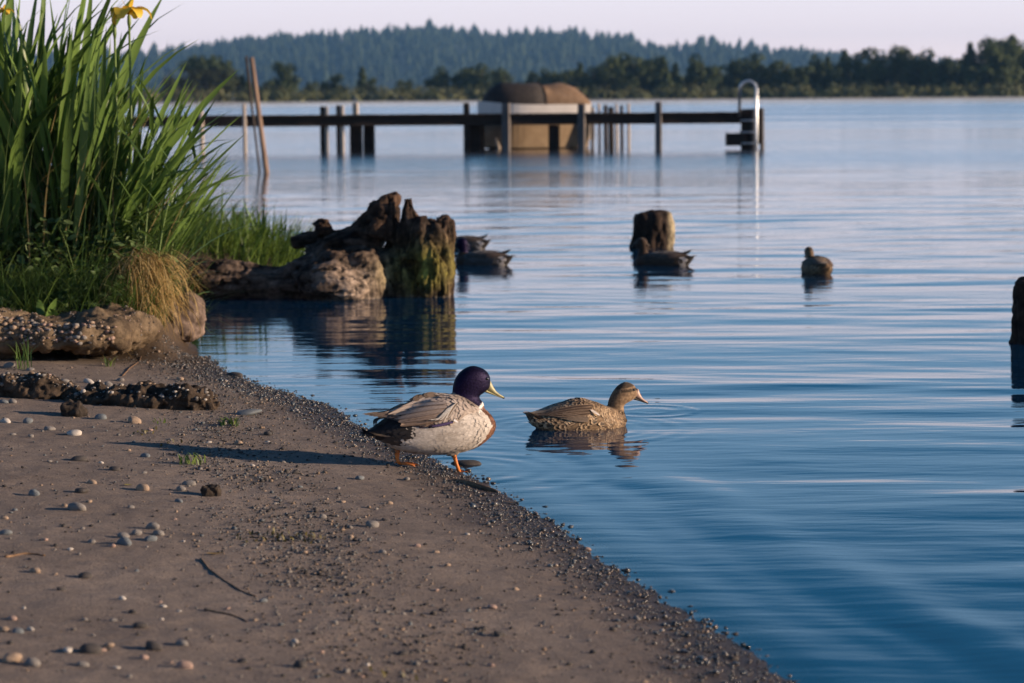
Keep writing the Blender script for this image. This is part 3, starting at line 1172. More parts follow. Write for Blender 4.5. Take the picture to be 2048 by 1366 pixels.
def make_hen():
    D = HN
    root = empty('hen_duck')
    v, nn, f = remesh([D.body(), D.neck(HN_NECK)], 0.0042, 7)
    me = new_mesh('body', v, f, m_plum, True, hen_col(D, v))
    add('body', me, root)
    zx, zy = D.Z(v)
    h = hen_head(D, v)
    bodym = ~h & (zx > 240) & (zy < 660)
    V, F, C = scatter_plumage(v, nn, bodym & (zx < 900), None or (lambda q: hen_col(D, q)), 420, 0.034, 0.0100, 0.028, 35, edge=hen_edge, dark=hen_dark, camber=0.03)
    kind(add('body_feathers', new_mesh('body_feathers', V, F, m_feather, True, C), root), 'stuff')
    V, F, C = scatter_plumage(v, nn, bodym & (zx >= 860), lambda q: hen_col(D, q), 420, 0.020, 0.0066, 0.03, 36, edge=hen_edge, dark=hen_dark, camber=0.03)
    kind(add('breast_feathers', new_mesh('breast_feathers', V, F, m_feather, True, C), root), 'stuff')
    V, F, C = scatter_plumage(v, nn, h & (zx < 1250), lambda q: hen_col(D, q), 500, 0.007, 0.0024, 0.06, 38, (-0.6, 0, -0.6))
    kind(add('head_feathers', new_mesh('head_feathers', V, F, m_feather, True, C), root), 'stuff')
    make_bill(root, D, (1298, 296), (1428, 380), 92, 24, 0.0115, 0.0125, m_bill_p, m_bill_d)
    for sg in (-1, 1):
        x, z = D.L(1256, 228)
        make_eye(root, (x, sg * 0.0270, z), 0.0048)

        def wc(q):
            return mixc((0.15, 0.095, 0.06), (0.07, 0.045, 0.03), 0.5 + fbm(q * 50, 3, 33))
        w, wv_, wn_ = wing_shell(root, D, [(960, 372), (850, 328), (740, 296), (600, 306), (450, 346), (310, 386), (225, 402)], [(985, 425), (900, 445), (800, 440), (690, 486), (560, 470), (420, 430), (240, 407)], sg, wc, 0.009)
        V, F, C = scatter_plumage(wv_, wn_, (D.Z(wv_)[0] > 640), wc, 260, 0.026, 0.0095, 0.05, 40 + sg, edge=hen_edge, dark=hen_dark)
        kind(add('wing_coverts', new_mesh('wing_coverts', V, F, m_feather, True, C), w), 'stuff')
        for i in range(4):
            wing_feather(w, D, [(760 - 18 * i, 340 + 24 * i), (620, 345 + 24 * i), (470, 365 + 20 * i), (330 - 20 * i, 392 + 9 * i)], [14, 25, 22, 2], sg, 0.014 - 0.001 * i, (0.095, 0.060, 0.04), (0.33, 0.23, 0.155))
        for i in range(5):
            wing_feather(w, D, [(680, 455 + 9 * i), (560, 430 + 11 * i), (430, 408 + 9 * i), (300 - 20 * i, 398 + 5 * i)], [9, 13, 11, 2], sg, 0.011 - 0.001 * i, (0.13, 0.09, 0.065), (0.36, 0.27, 0.20))
        wing_feather(w, D, [(715, 380), (755, 405), (795, 436)], [7, 15, 5], sg, 0.017, (0.62, 0.55, 0.50), (0.70, 0.62, 0.56))
    for i, a in enumerate(np.linspace(-1, 1, 8)):
        pts = []
        for t, (zx_, zy_) in zip((0.3, 0.55, 0.8, 1), [(420, 480 + 30 * abs(a)), (320, 440 + 40 * abs(a)), (230, 410 + 45 * abs(a)), (135 + 30 * abs(a), 385 + 34 * abs(a))]):
            x, z = D.L(zx_, zy_)
            pts.append((x, a * (0.022 + 0.040 * t), z))
        pts = catmull(np.array(pts), 8)
        strip_feather(pts, np.array([0.009, 0.012, 0.013, 0.013, 0.012, 0.010, 0.007, 0.001]), (0, 1, 0.45 * a), (0.16, 0.10, 0.065), (0.46, 0.33, 0.23)).build('tail_feather', m_feather, root)
    return root


# ---- swimming drakes farther out
SW = Duck(900, 950, 2170.0, 1.0, [
    (335, 765, 800, 0.008), (410, 780, 905, 0.034), (520, 745, 990, 0.062), (680, 712, 1060, 0.088), (830, 705, 1070, 0.098), (1000, 715, 1070, 0.100), (1130, 735, 1060, 0.094),
    (1250, 770, 1030, 0.078), (1340, 800, 990, 0.055), (1400, 850, 930, 0.022)])
# head turned so the bill points forward; drawing mirrored so forward is +X
SW_NECK = [(900, 1190, 1390, 0.050), (820, 1180, 1372, 0.044), (750, 1176, 1350, 0.036), (690, 1174, 1332, 0.032), (650, 1174, 1372, 0.033), (610, 1176, 1400, 0.035), (560, 1182, 1392, 0.036), (520, 1198, 1370, 0.032), (492, 1228, 1335, 0.021), (480, 1262, 1300, 0.006)]


def make_swim_drake(dull):
    D = SW
    root = empty('swimming_duck' if dull else 'swimming_drake')
    v, nn, f = remesh([D.body(), D.neck(SW_NECK)], 0.006, 6)

    def cf(q):
        zx, zy = D.Z(q)
        n = fbm(q * np.array([25, 60, 60]), 3, 61)
        if dull:
            c = mixc((0.075, 0.048, 0.034), (0.035, 0.024, 0.018), 0.5 + n)
        else:
            c = mixc((0.12, 0.105, 0.10), (0.06, 0.05, 0.046), 0.5 + n)
        c = np.where((zx > 1190)[:, None], np.array((0.07, 0.035, 0.022)), c)
        c = np.where(((zx < 560) & (zx > 470))[:, None] & (zy > 800)[:, None], np.array((0.55, 0.50, 0.47)), c)
        c = np.where((zx < 470)[:, None], np.array((0.02, 0.016, 0.016)), c)
        hd = zy < 735
        hd &= zx > 1150
        c = np.where(hd[:, None], np.array((0.05, 0.028, 0.018) if dull else (0.015, 0.012, 0.05)), c)
        return c
    me = new_mesh('body', v, f, [m_plum, m_head], True, cf(v))
    if not dull:
        set_head_material(me, D, f, lambda q: (D.Z(q)[1] < 735) & (D.Z(q)[0] > 1150))
    add('body', me, root)
    zx, zy = D.Z(v)
    V, F, C = scatter_plumage(v, nn, (zx < 1200) & (zx > 480), cf, 300, 0.034, 0.010, 0.06, 65)
    kind(add('body_feathers', new_mesh('body_feathers', V, F, m_feather, True, C), root), 'stuff')
    make_bill(root, D, (1385, 600), (1500, 650), 62, 20, 0.0115, 0.0125, m_bill_d if dull else m_bill_y, m_bill_d, False)
    for sg in (-1, 1):
        x, z = D.L(1345, 565)
        make_eye(root, (x, sg * 0.029, z), 0.0045)

        def wc(q):
            return mixc((0.12, 0.085, 0.07), (0.05, 0.036, 0.03), 0.5 + fbm(q * 50, 3, 63))
        w, wv_, wn_ = wing_shell(root, D, [(1130, 745), (1000, 718), (850, 700), (700, 704), (560, 722), (430, 700), (390, 680)], [(1130, 800), (1000, 815), (850, 835), (700, 830), (560, 790), (440, 735), (400, 690)], sg, wc, 0.009)
        for i in range(4):
            wing_feather(w, D, [(760, 735 + 18 * i), (620, 735 + 14 * i), (500, 725 + 6 * i), (385 + 22 * i, 672 + 16 * i)], [12, 20, 16, 2], sg, 0.012 - 0.001 * i, (0.07, 0.05, 0.042), (0.16, 0.12, 0.10))
    for i, a in enumerate(np.linspace(-1, 1, 7)):
        pts = []
        for t, (zx_, zy_) in zip((0.3, 0.55, 0.8, 1), [(520, 830), (440, 815), (380, 790 + 10 * abs(a)), (300 + 20 * abs(a), 745 + 30 * abs(a))]):
            x, z = D.L(zx_, zy_)
            pts.append((x, a * (0.020 + 0.036 * t), z))
        pts = catmull(np.array(pts), 7)
        strip_feather(pts, np.array([0.010, 0.012, 0.013, 0.013, 0.011, 0.008, 0.001]), (0, 1, 0.3 * a), (0.10, 0.07, 0.05), (0.42, 0.36, 0.32)).build('tail_feather', m_feather, root)
    return root


DP = P(884, 944, -0.004)
_a = R(23)
_rf = DR.L(492, 1150)
REAR_Z = gz(DP[0] + _rf[0] * math.cos(_a) - 0.043 * math.sin(_a), DP[1] + _rf[0] * math.sin(_a) + 0.043 * math.cos(_a)) - DP[2]
drake = make_drake()
drake.location = DP
drake.rotation_euler = (0, 0, R(23))
tag(drake, 'drake with dark purple head, white neck ring and orange legs stepping into the water', 'duck')
hen = make_hen()
HP = P(1180, 858, 0.0)
hen.location = (HP[0] - 0.05, HP[1] + 0.06, -0.012)
hen.rotation_euler = (0, 0, R(22))
tag(hen, 'mottled brown hen duck swimming beside the drake with her bill at the water', 'duck')
hen_far = copy_tree(hen)
q = P(1640, 549)
hen_far.location = (q[0], q[1] + 0.16, 0)
hen_far.rotation_euler = (0, 0, R(100))
tag(hen_far, 'mottled tan duck floating alone in open water with its tail turned this way', 'duck')
sdk = make_swim_drake(False)
q = P(965, 531)
sdk.location = (q[0], q[1] + 0.08, 0)
sdk.rotation_euler = (0, 0, R(180 - 20))
tag(sdk, 'dark drake swimming beside the stump with its violet-edged head raised', 'duck')
sdk2 = copy_tree(sdk)
q = P(912, 498)
sdk2.location = (q[0] + 0.06, q[1] + 0.08, 0)
sdk2.rotation_euler = (0, 0, R(180 - 22))
tag(sdk2, 'dark duck half hidden behind the stump, only its back and tail showing', 'duck')
sdl = make_swim_drake(True)
q = P(1322, 532)
sdl.location = (q[0] + 0.02, q[1] + 0.08, 0)
sdl.rotation_euler = (0, 0, R(180 - 22))
tag(sdl, 'dark brown duck swimming in front of the round stump in the water', 'duck')


# ------------------------------------------------------------------ driftwood stump and log
m_wood = mat_vcol('weathered_wood', 0.9, 38, 0.6, 0.7, 0.012, (1, 1, 1), 0.2)
m_rock = mat_vcol('rock', 0.88, 50, 0.5, 0.7, 0.008, (1, 1, 1), 0.25)


def displaced(v, nrm, amps, seed=0, stretch=(1, 1, 1)):
    d = np.zeros(len(v))
    for s_, a, o in amps:
        q = fbm(v * np.asarray(stretch) * s_, o, seed + int(s_))
        d += a * q
    return v + nrm * d[:, None]


def crevice(v, s_, seed, stretch=(1, 1, 1)):
    return 1 - np.abs(fbm(v * np.asarray(stretch) * s_, 3, seed)) * 2


def make_driftwood():
    k = 293.8 * 16.46 / 16.3

    def q(px, py, dy=0.0):
        return np.array([(px - 650) / k, dy, (598 - py) / k])

    def tube(pts, n=24, flat=1.0):
        """pts: (px, py, dy, r px) -> loft along the path"""
        a = catmull(np.array(pts, float), 26)
        ctr = np.array([q(px, py, dy) for px, py, dy, r in a])
        r = a[:, 3] / k
        rings = []
        for i in range(len(ctr)):
            t = ctr[min(i + 1, len(ctr) - 1)] - ctr[max(i - 1, 0)]
            t /= np.linalg.norm(t)
            u = np.cross(t, (0, 1, 0))
            u /= np.linalg.norm(u) + 1e-9
            w = np.cross(t, u)
            rings.append((ctr[i], u * r[i], w * r[i] * flat))
        return loft(rings, n)
    parts = [
        tube([(372, 552, -0.02, 24), (420, 556, 0.0, 40), (490, 566, 0.02, 40), (560, 574, 0.03, 42), (620, 562, 0.03, 56), (690, 556, 0.03, 58), (760, 556, 0.08, 60), (820, 560, 0.12, 58)]),
        # knuckled bulge and buttresses of the near side
        tube([(610, 565, -0.10, 30), (650, 560, -0.16, 50), (700, 572, -0.15, 44), (750, 575, -0.05, 36)]),
        tube([(640, 520, -0.06, 26), (668, 540, -0.14, 38), (690, 592, -0.17, 30)]),
        tube([(715, 520, -0.02, 40), (735, 560, -0.10, 34), (740, 600, -0.10, 24)]),
        # sweep up to the broken top
        tube([(610, 512, 0.18, 18), (660, 502, 0.16, 26), (712, 486, 0.14, 32), (744, 452, 0.14, 30), (764, 415, 0.14, 22)]),
        tube([(750, 475, 0.10, 34), (768, 425, 0.12, 22), (778, 390, 0.12, 14)]),
        tube([(768, 470, 0.16, 32), (780, 420, 0.16, 17), (789, 390, 0.16, 8)]),
        tube([(815, 500, 0.06, 34), (816, 440, 0.06, 22), (814, 392, 0.06, 12)]),
        tube([(832, 520, 0.0, 40), (838, 460, 0.0, 24), (840, 432, 0.0, 10)]),
        # right-hand wall of the stump
        tube([(858, 600, -0.02, 40), (862, 540, -0.04, 40), (862, 480, 0.0, 30), (862, 448, 0.02, 16)]),
        tube([(868, 600, 0.10, 34), (874, 520, 0.10, 32), (884, 470, 0.10, 24), (889, 440, 0.10, 17)]),
        tube([(850, 600, 0.28, 44), (850, 500, 0.28, 40), (868, 450, 0.26, 22)]),
        tube([(790, 600, 0.22, 46), (800, 520, 0.22, 42), (806, 470, 0.22, 22)]),
        # far root with its knob
        tube([(575, 490, 0.42, 12), (620, 478, 0.42, 15), (690, 472, 0.40, 18), (750, 472, 0.34, 34)]),
        tube([(622, 466, 0.41, 17), (636, 456, 0.41, 19), (652, 468, 0.41, 15)]),
        # left roots running into the bank
        tube([(360, 545, 0.05, 16), (400, 535, 0.02, 22), (470, 545, 0.0, 26)]),
        tube([(395, 585, -0.04, 22), (450, 590, 0.05, 26), (540, 600, 0.10, 30)]),
    ]
    v, nn, f = remesh(parts, 0.0115, 3)
    px = v[:, 0] * k + 650
    py = 598 - v[:, 2] * k
    up = sm(720, 790, px)
    v = displaced(v, nn, [(4, 0.026, 2)], 81)
    ga = displaced(v, nn, [(20, 0.030, 3)], 91, (0.22, 1.0, 1.0)) - v       # grain along the log
    gb = displaced(v, nn, [(20, 0.034, 3)], 92, (1.0, 1.0, 0.20)) - v       # grain up the stump
    v = v + ga * (1 - up)[:, None] + gb * up[:, None]
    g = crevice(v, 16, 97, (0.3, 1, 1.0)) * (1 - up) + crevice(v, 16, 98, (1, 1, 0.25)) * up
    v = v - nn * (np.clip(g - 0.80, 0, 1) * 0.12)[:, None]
    v = v + nn * (fbm(v * 50, 2, 99) * 0.006)[:, None]
    n1 = fbm(v * 5, 4, 101)
    n2_ = fbm(v * 17, 3, 103)
    dark = np.array((0.040, 0.026, 0.020))
    brown = np.array((0.115, 0.070, 0.048))
    c = mixc(dark, brown, 0.5 + 1.1 * n2_)
    pale = np.exp(-(((px - 690) / 95) ** 2 + ((py - 560) / 55) ** 2)) + 0.45 * np.exp(-(((px - 460) / 90) ** 2 + ((py - 545) / 40) ** 2))
    c = mixc(c, (0.40, 0.31, 0.25), pale * (0.75 + 0.9 * n2_) + 0.25 * n1)
    moss = np.exp(-(((px - 850) / 62) ** 2 + ((py - 540) / 42) ** 2))
    c = mixc(c, (0.36, 0.34, 0.065), moss * (0.8 + 1.4 * n1 + 0.6 * n2_))
    wl_ = sm(582, 596, py) * sm(600, 700, px)
    c = mixc(c, (0.42, 0.38, 0.33), wl_ * (0.4 + n2_))
    st = fbm(v * np.array([6, 30, 38]), 4, 107) * (1 - up) + fbm(v * np.array([34, 30, 5]), 4, 108) * up
    c = c * (0.80 + 1.1 * st)[:, None]
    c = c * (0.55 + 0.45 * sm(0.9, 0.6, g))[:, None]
    root = empty('driftwood_stump')
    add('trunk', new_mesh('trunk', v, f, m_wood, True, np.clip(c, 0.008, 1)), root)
    return root


dw = make_driftwood()
q = P(650, 598)
dw.location = (q[0], 16.3, -0.02)
tag(dw, 'big weathered driftwood stump with a jagged broken top lying in the water by the bank', 'stump')


def post_stump(name, w, h, seed, label, loc, rz=0, sunlit_rim=True):
    rings = []
    for t, r in ((-0.5, 1.0), (0, 1.02), (0.3, 1.0), (0.6, 1.0), (0.82, 0.97), (0.95, 0.86), (1.0, 0.62), (1.03, 0.2)):
        rings.append(((0.02 * math.sin(3 * t), 0, h * t), (w / 2 * r, 0, 0), (0, w / 2 * r, 0)))
    v, nn, f = remesh([loft(rings, 28)], w / 30, 2)
    v = displaced(v, nn, [(7, 0.05, 3), (22, 0.018, 3)], seed, (1, 1, 0.5))
    n = fbm(v * 20, 3, seed)
    c = mixc((0.016, 0.011, 0.010), (0.055, 0.036, 0.027), 0.45 + n)
    if sunlit_rim:
        c = mixc(c, (0.42, 0.36, 0.24), sm(0.75, 1.05, v[:, 0] / (w / 2)) * (0.7 + n))  # sunlit rim painted in: paler colour on the right-hand side
    root = empty(name, loc, rz)
    add('trunk', new_mesh('trunk', v, f, m_wood, True, c), root)
    tag(root, label, 'stump')


q = P(1304, 497)
post_stump('stump', 0.335, 0.31, 7, 'round dark stump standing in the water behind a swimming duck', (q[0], q[1] + 0.16, 0))
q = P(2072, 690)
post_stump('stump', 0.24, 0.35, 11, 'black stump standing in the water at the right of the bay, away from the ducks', (q[0], q[1] + 0.1, 0), 0.4, False)

# ------------------------------------------------------------------ pebbles and stones
ICO = {}


def ico(sub):
    if sub in ICO:
        return ICO[sub]
    t = (1 + 5 ** 0.5) / 2
    v = np.array([(-1, t, 0), (1, t, 0), (-1, -t, 0), (1, -t, 0), (0, -1, t), (0, 1, t), (0, -1, -t), (0, 1, -t), (t, 0, -1), (t, 0, 1), (-t, 0, -1), (-t, 0, 1)], float)
    f = [(0, 11, 5), (0, 5, 1), (0, 1, 7), (0, 7, 10), (0, 10, 11), (1, 5, 9), (5, 11, 4), (11, 10, 2), (10, 7, 6), (7, 1, 8), (3, 9, 4), (3, 4, 2), (3, 2, 6), (3, 6, 8), (3, 8, 9), (4, 9, 5), (2, 4, 11), (6, 2, 10), (8, 6, 7), (9, 8, 1)]
    v = list(v / np.linalg.norm(v[0]))
    for _ in range(sub):
        cache, nf = {}, []

        def mid(a, b_):
            key = (min(a, b_), max(a, b_))
            if key not in cache:
                m = (v[a] + v[b_]) / 2
                v.append(m / np.linalg.norm(m))
                cache[key] = len(v) - 1
            return cache[key]
        for a, b_, c_ in f:
            x, y, z = mid(a, b_), mid(b_, c_), mid(c_, a)
            nf += [(a, x, z), (b_, y, x), (c_, z, y), (x, y, z)]
        f = nf
    ICO[sub] = (np.array(v), np.array(f))
    return ICO[sub]


STONE_C = {'grey': ((0.17, 0.155, 0.145), (0.27, 0.25, 0.235)), 'dark': ((0.045, 0.040, 0.040), (0.09, 0.080, 0.076)), 'tan': ((0.27, 0.19, 0.135), (0.40, 0.30, 0.225)),
           'pale': ((0.42, 0.38, 0.34), (0.60, 0.55, 0.50)), 'blue': ((0.11, 0.125, 0.14), (0.20, 0.22, 0.235)), 'pink': ((0.30, 0.20, 0.165), (0.42, 0.30, 0.25))}
STONE_M = {k: mat_noise('stone_' + k, a, b_, 30, 0.82, 0.35, 0.004, (1, 1, 1), 5) for k, (a, b_) in STONE_C.items()}
stone_meshes = []
v0, f0 = ico(2)
for i in range(9):
    d = fbm(v0 * 0.9 + i * 5.3, 2, 200 + i)
    v = v0 * (1 + 0.30 * d[:, None])
    if i % 3 == 2:
        v = np.sign(v) * np.abs(v) ** 0.85
    stone_meshes.append((v, f0))
SM = {}


def stone(px, py, wpx, colr, flat=0.5, name='pebble', aspect=None, i=None, z=None):
    p = P(px, py, 0.0)
    for _ in range(4):
        p = P(px, py, max(gz(p[0], p[1]), 0))
    d = math.hypot(p[1], CAM_H)
    w = wpx / FPX * d / 2
    i = random.randrange(9) if i is None else i
    key = (i, colr)
    if key not in SM:
        SM[key] = new_mesh('pebble', *stone_meshes[i], STONE_M[colr])
    a = aspect or random.uniform(0.55, 0.95)
    o = add(name, SM[key], None, (p[0], p[1], gz(p[0], p[1]) + w * flat * 0.38), (random.uniform(-0.15, 0.15), random.uniform(-0.2, 0.2), random.uniform(-0.5, 0.5)), (w, w * a, w * flat))
    return o


NAMES = {'grey': 'grey', 'dark': 'dark', 'tan': 'tan', 'pale': 'whitish', 'blue': 'blue-grey', 'pink': 'pinkish'}
HAND = [(155, 1019, 40, 'grey'), (285, 979, 28, 'tan'), (162, 985, 28, 'dark'), (67, 991, 26, 'blue'), (184, 967, 20, 'tan'), (178, 1005, 15, 'tan'), (9, 1037, 16, 'tan'), (12, 1068, 26, 'blue'),
        (306, 1057, 25, 'grey'), (318, 1070, 24, 'grey'), (302, 1081, 26, 'blue'), (248, 1074, 26, 'grey'), (250, 1089, 30, 'blue'), (224, 1093, 16, 'pink'), (272, 1069, 24, 'grey'), (183, 1085, 18, 'grey'),
        (140, 1100, 13, 'pale'), (71, 1144, 22, 'tan'), (171, 1155, 28, 'dark'), (122, 1181, 20, 'dark'), (244, 1199, 17, 'pale'), (327, 1214, 15, 'pale'), (320, 1205, 9, 'pink'), (265, 1226, 18, 'dark'),
        (25, 1239, 20, 'pink'), (281, 1254, 30, 'dark'), (227, 1242, 15, 'grey'), (9, 1262, 24, 'tan'), (36, 1266, 22, 'blue'), (137, 1303, 20, 'pale'), (182, 1304, 44, 'dark'), (206, 1302, 16, 'pink'),
        (219, 1293, 22, 'tan'), (306, 1297, 36, 'dark'), (287, 1318, 20, 'pink'), (369, 1336, 34, 'pink'), (66, 1331, 34, 'grey'), (24, 1322, 38, 'tan'), (166, 1332, 24, 'grey'), (364, 1290, 26, 'grey'),
        (149, 870, 31, 'pale'), (98, 860, 22, 'grey'), (55, 846, 22, 'blue'), (12, 845, 20, 'pale'), (8, 806, 20, 'blue'), (26, 806, 18, 'grey'), (61, 791, 16, 'grey'), (201, 838, 24, 'blue'), (269, 845, 26, 'tan'),
        (360, 759, 15, 'tan'), (418, 886, 11, 'pale'), (477, 888, 17, 'tan'), (536, 885, 10, 'pale'), (536, 870, 17, 'dark'), (378, 970, 28, 'grey'), (361, 981, 22, 'grey'), (720, 959, 18, 'blue'),
        (745, 1053, 28, 'grey'), (645, 1036, 17, 'grey'), (770, 1041, 16, 'dark'), (566, 924, 14, 'grey'), (592, 948, 14, 'dark'), (650, 945, 12, 'dark'), (685, 1004, 14, 'tan'), (358, 1004, 18, 'blue'),
        (872, 1105, 14, 'tan'), (895, 1131, 14, 'tan'), (985, 1216, 20, 'pink'), (1030, 1180, 14, 'tan'), (885, 1222, 15, 'dark'), (965, 1260, 20, 'dark'), (998, 1270, 26, 'dark'), (982, 1332, 16, 'pink'),
        (805, 1310, 26, 'dark'), (850, 1273, 15, 'dark'), (765, 1106, 16, 'grey'), (590, 1284, 15, 'pale'), (600, 1333, 26, 'dark'), (485, 1325, 20, 'dark'), (527, 1204, 18, 'blue'), (498, 1338, 12, 'dark'),
        (415, 1221, 16, 'dark'), (290, 914, 22, 'blue'), (160, 922, 34, 'dark'), (230, 940, 24, 'dark'), (1277, 1105, 15, 'dark'), (1175, 1100, 14, 'pink'), (1145, 1110, 14, 'dark'), (1470, 1268, 14, 'dark'), (1468, 1320, 16, 'dark'), (178, 766, 24, 'pale'), (267, 777, 22, 'tan'), (215, 772, 20, 'grey'), (240, 762, 18, 'grey'), (130, 764, 18, 'grey'), (96, 755, 16, 'pink'), (60, 741, 18, 'grey'), (20, 735, 26, 'grey'), (310, 795, 16, 'tan'), (350, 790, 16, 'grey')]
LANDMARK = [(430, 1140, 'beside the long bent stalk'), (455, 1232, 'near the short curved stalk'), (590, 1078, 'by the dark weed clump'), (490, 829, 'near the flat slate-grey stone'), (280, 800, 'by the long half-buried timber'), (65, 785, 'by the short rotten timber'),
            (143, 826, 'beside the black crumbly clod'), (420, 992, 'beside the rough dark clod'), (378, 928, 'near the seedling in the shadow of the drake'), (790, 940, 'behind the feet of the drake'), (256, 971, 'near the small yellow leaf'), (270, 1075, 'in the little heap of stones'),
            (50, 1110, 'near the thin dark stick'), (755, 1350, 'by the yellow-green weed scrap'), (330, 888, 'among the scatter of brown weed'), (215, 733, 'in front of the gravel ledge'), (520, 1076, 'beside the flat greenish weed')]


def pebble_label(o, px, py, w, c_, flat):
    p = P(px, py)
    s_ = float(shore_sd(p[:1], p[1:2])[0])
    if s_ < 0.22:
        where = 'at the edge of the water'
    else:
        dd = [(float(np.hypot(*(P(a, b_)[:2] - p[:2]))), t) for a, b_, t in LANDMARK]
        m = min(dd)
        where = m[1] if m[0] < 0.45 else ('on the bare sand below the stalks' if py > 1180 else 'on open sand between the weed and the water' if px > 600 else 'on the bare dry sand')
    size = 'large' if w >= 24 else 'small' if w >= 13 else 'tiny'
    tag(o, '%s %s %s pebble %s' % (size, NAMES[c_], 'flattish' if flat < 0.55 else 'rounded', where), 'pebble', '%s pebbles on the beach' % NAMES[c_])


occ = []
for (px, py, w, c_) in HAND:
    fl = random.uniform(0.45, 0.7)
    o = stone(px, py, w, c_, fl)
    pebble_label(o, px, py, w, c_, fl)
    occ.append((px, py))
cnt = 0
while cnt < 120:
    px, py = random.uniform(-20, 1450), random.uniform(790, 1370)
    p = P(px, py)
    s_ = float(shore_sd(p[:1], p[1:2])[0])
    if s_ < 0.05 or min((px - a) ** 2 + (py - b_) ** 2 for a, b_ in occ) < 25 ** 2 or (700 < px < 950 and 880 < py < 950):
        continue
    c_ = random.choice(['grey', 'dark', 'tan', 'grey', 'dark', 'pale', 'blue', 'pink'])
    fl, w = random.uniform(0.45, 0.75), random.choice([7, 8, 9, 10, 11, 13]) * (0.8 + 0.4 * (py - 700) / 600)
    o = stone(px, py, w, c_, fl)
    pebble_label(o, px, py, w, c_, fl)
    occ.append((px, py))
    cnt += 1
o = stone(490, 829, 56, 'blue', 0.30, 'flat_stone', 0.6, 0)
tag(o, 'long flat slate-grey stone half sunk in the sand above the waterline', 'stone')

# fine gravel (too small to count): dark wet strip, streaks across the beach, foot of the bank
def gravel(name, pts, sizes, cols, mat, seed, sink=0.25):
    r = np.random.default_rng(seed)
    v0, f0 = ico(0)
    n = len(pts)
    z = ground_z(pts[:, 0], pts[:, 1]) if pts.shape[1] == 2 else pts[:, 2]
    a = r.uniform(0, 6.28, n)
    sc = np.stack([sizes, sizes * r.uniform(0.6, 1, n), sizes * r.uniform(0.4, 0.75, n)], 1)
    V = v0[None] * sc[:, None] * (1 + r.uniform(-0.22, 0.22, (n, 12, 1)))
    ca, sa = np.cos(a)[:, None], np.sin(a)[:, None]
    X = V[:, :, 0] * ca - V[:, :, 1] * sa
    Y = V[:, :, 0] * sa + V[:, :, 1] * ca
    V = np.stack([X + pts[:, :1], Y + pts[:, 1:2], V[:, :, 2] + (z + sc[:, 2] * (1 - 2 * sink))[:, None]], 2)
    F = (f0[None] + (np.arange(n) * 12)[:, None, None]).reshape(-1, 3)
    C = np.repeat(cols, 12, 0)
    return kind(add(name, new_mesh(name, V.reshape(-1, 3), F, mat, True, C)), 'stuff')


def pal(n, r, keys, dim=1.0):
    a = np.array([STONE_C[k][0] for k in keys])
    b_ = np.array([STONE_C[k][1] for k in keys])
    i = r.integers(0, len(keys), n)
    return (a[i] + (b_[i] - a[i]) * r.uniform(0, 1, (n, 1))) * dim


m_grav = mat_vcol('gravel_stones', 0.75, 90, 0.4, 0.3, 0.003)
m_gravw = mat_vcol('wet_gravel_stones', 0.22, 90, 0.4, 0.3, 0.002, (1, 1, 1), 0.6)
r = np.random.default_rng(301)
N = 240000
X = r.uniform(-3.0, 1.5, N)
Y = r.uniform(5.0, 12.6, N)
SD = shore_sd(X, Y)
strip = np.exp(-((SD - 0.08) / 0.15) ** 2)
# streak of coarser grit running down the beach
sx = np.interp(Y, [5.0, 5.7, 6.3, 7.0, 7.7, 8.3, 9.0, 9.6], [-0.25, -0.32, -0.42, -0.62, -0.72, -0.95, -1.1, -1.2])
streak = 0.95 * np.exp(-((X - sx) / 0.22) ** 2) * (0.4 + 1.2 * np.clip(n2(X, Y, 3.5, 3, 311) + 0.2, 0, 1))
bankf = np.exp(-((SD - 0.15) / 0.2) ** 2) * sm(10.6, 11.4, Y) * 1.2
scat = 0.03 + 0.10 * np.clip(n2(X, Y, 2.0, 3, 312), 0, 1)
pr = np.clip(strip * (0.8 + 0.5 * n2(X, Y, 5, 2, 313)) + streak + bankf + scat, 0, 1) * (SD > -0.12) * (SD < 3)
k_ = r.uniform(0, 1, N) < pr * 0.62
X, Y, SD = X[k_], Y[k_], SD[k_]
wetm = SD < 0.24 + 0.05 * n2(X, Y, 4, 2, 314)
sz = 0.0022 + 0.0045 * r.uniform(0, 1, len(X)) ** 3 + 0.005 * (r.uniform(0, 1, len(X)) < 0.04)
gravel('wet_gravel', np.stack([X, Y], 1)[wetm], sz[wetm] * 1.15, pal(wetm.sum(), r, ['dark', 'grey', 'dark', 'tan', 'blue', 'dark'], 0.55), m_gravw, 5)
X2 = r.uniform(-2.0, 1.5, 150000)
Y2 = r.uniform(5.0, 12.4, 150000)
S2 = shore_sd(X2, Y2)
k2 = r.uniform(0, 1, len(X2)) < 0.8 * np.exp(-((S2 - 0.07) / 0.11) ** 2) * (0.7 + 0.6 * n2(X2, Y2, 6, 2, 317)) * (S2 > -0.05)
X2, Y2 = X2[k2], Y2[k2]
gravel('wet_grit', np.stack([X2, Y2], 1), 0.0015 + 0.0022 * r.uniform(0, 1, len(X2)) ** 2, pal(len(X2), r, ['dark', 'grey', 'dark', 'tan', 'dark'], 0.5), m_gravw, 7)
gravel('gravel', np.stack([X, Y], 1)[~wetm], sz[~wetm], pal((~wetm).sum(), r, ['dark', 'dark', 'dark', 'tan', 'blue', 'grey', 'grey'], 0.75), m_grav, 6)

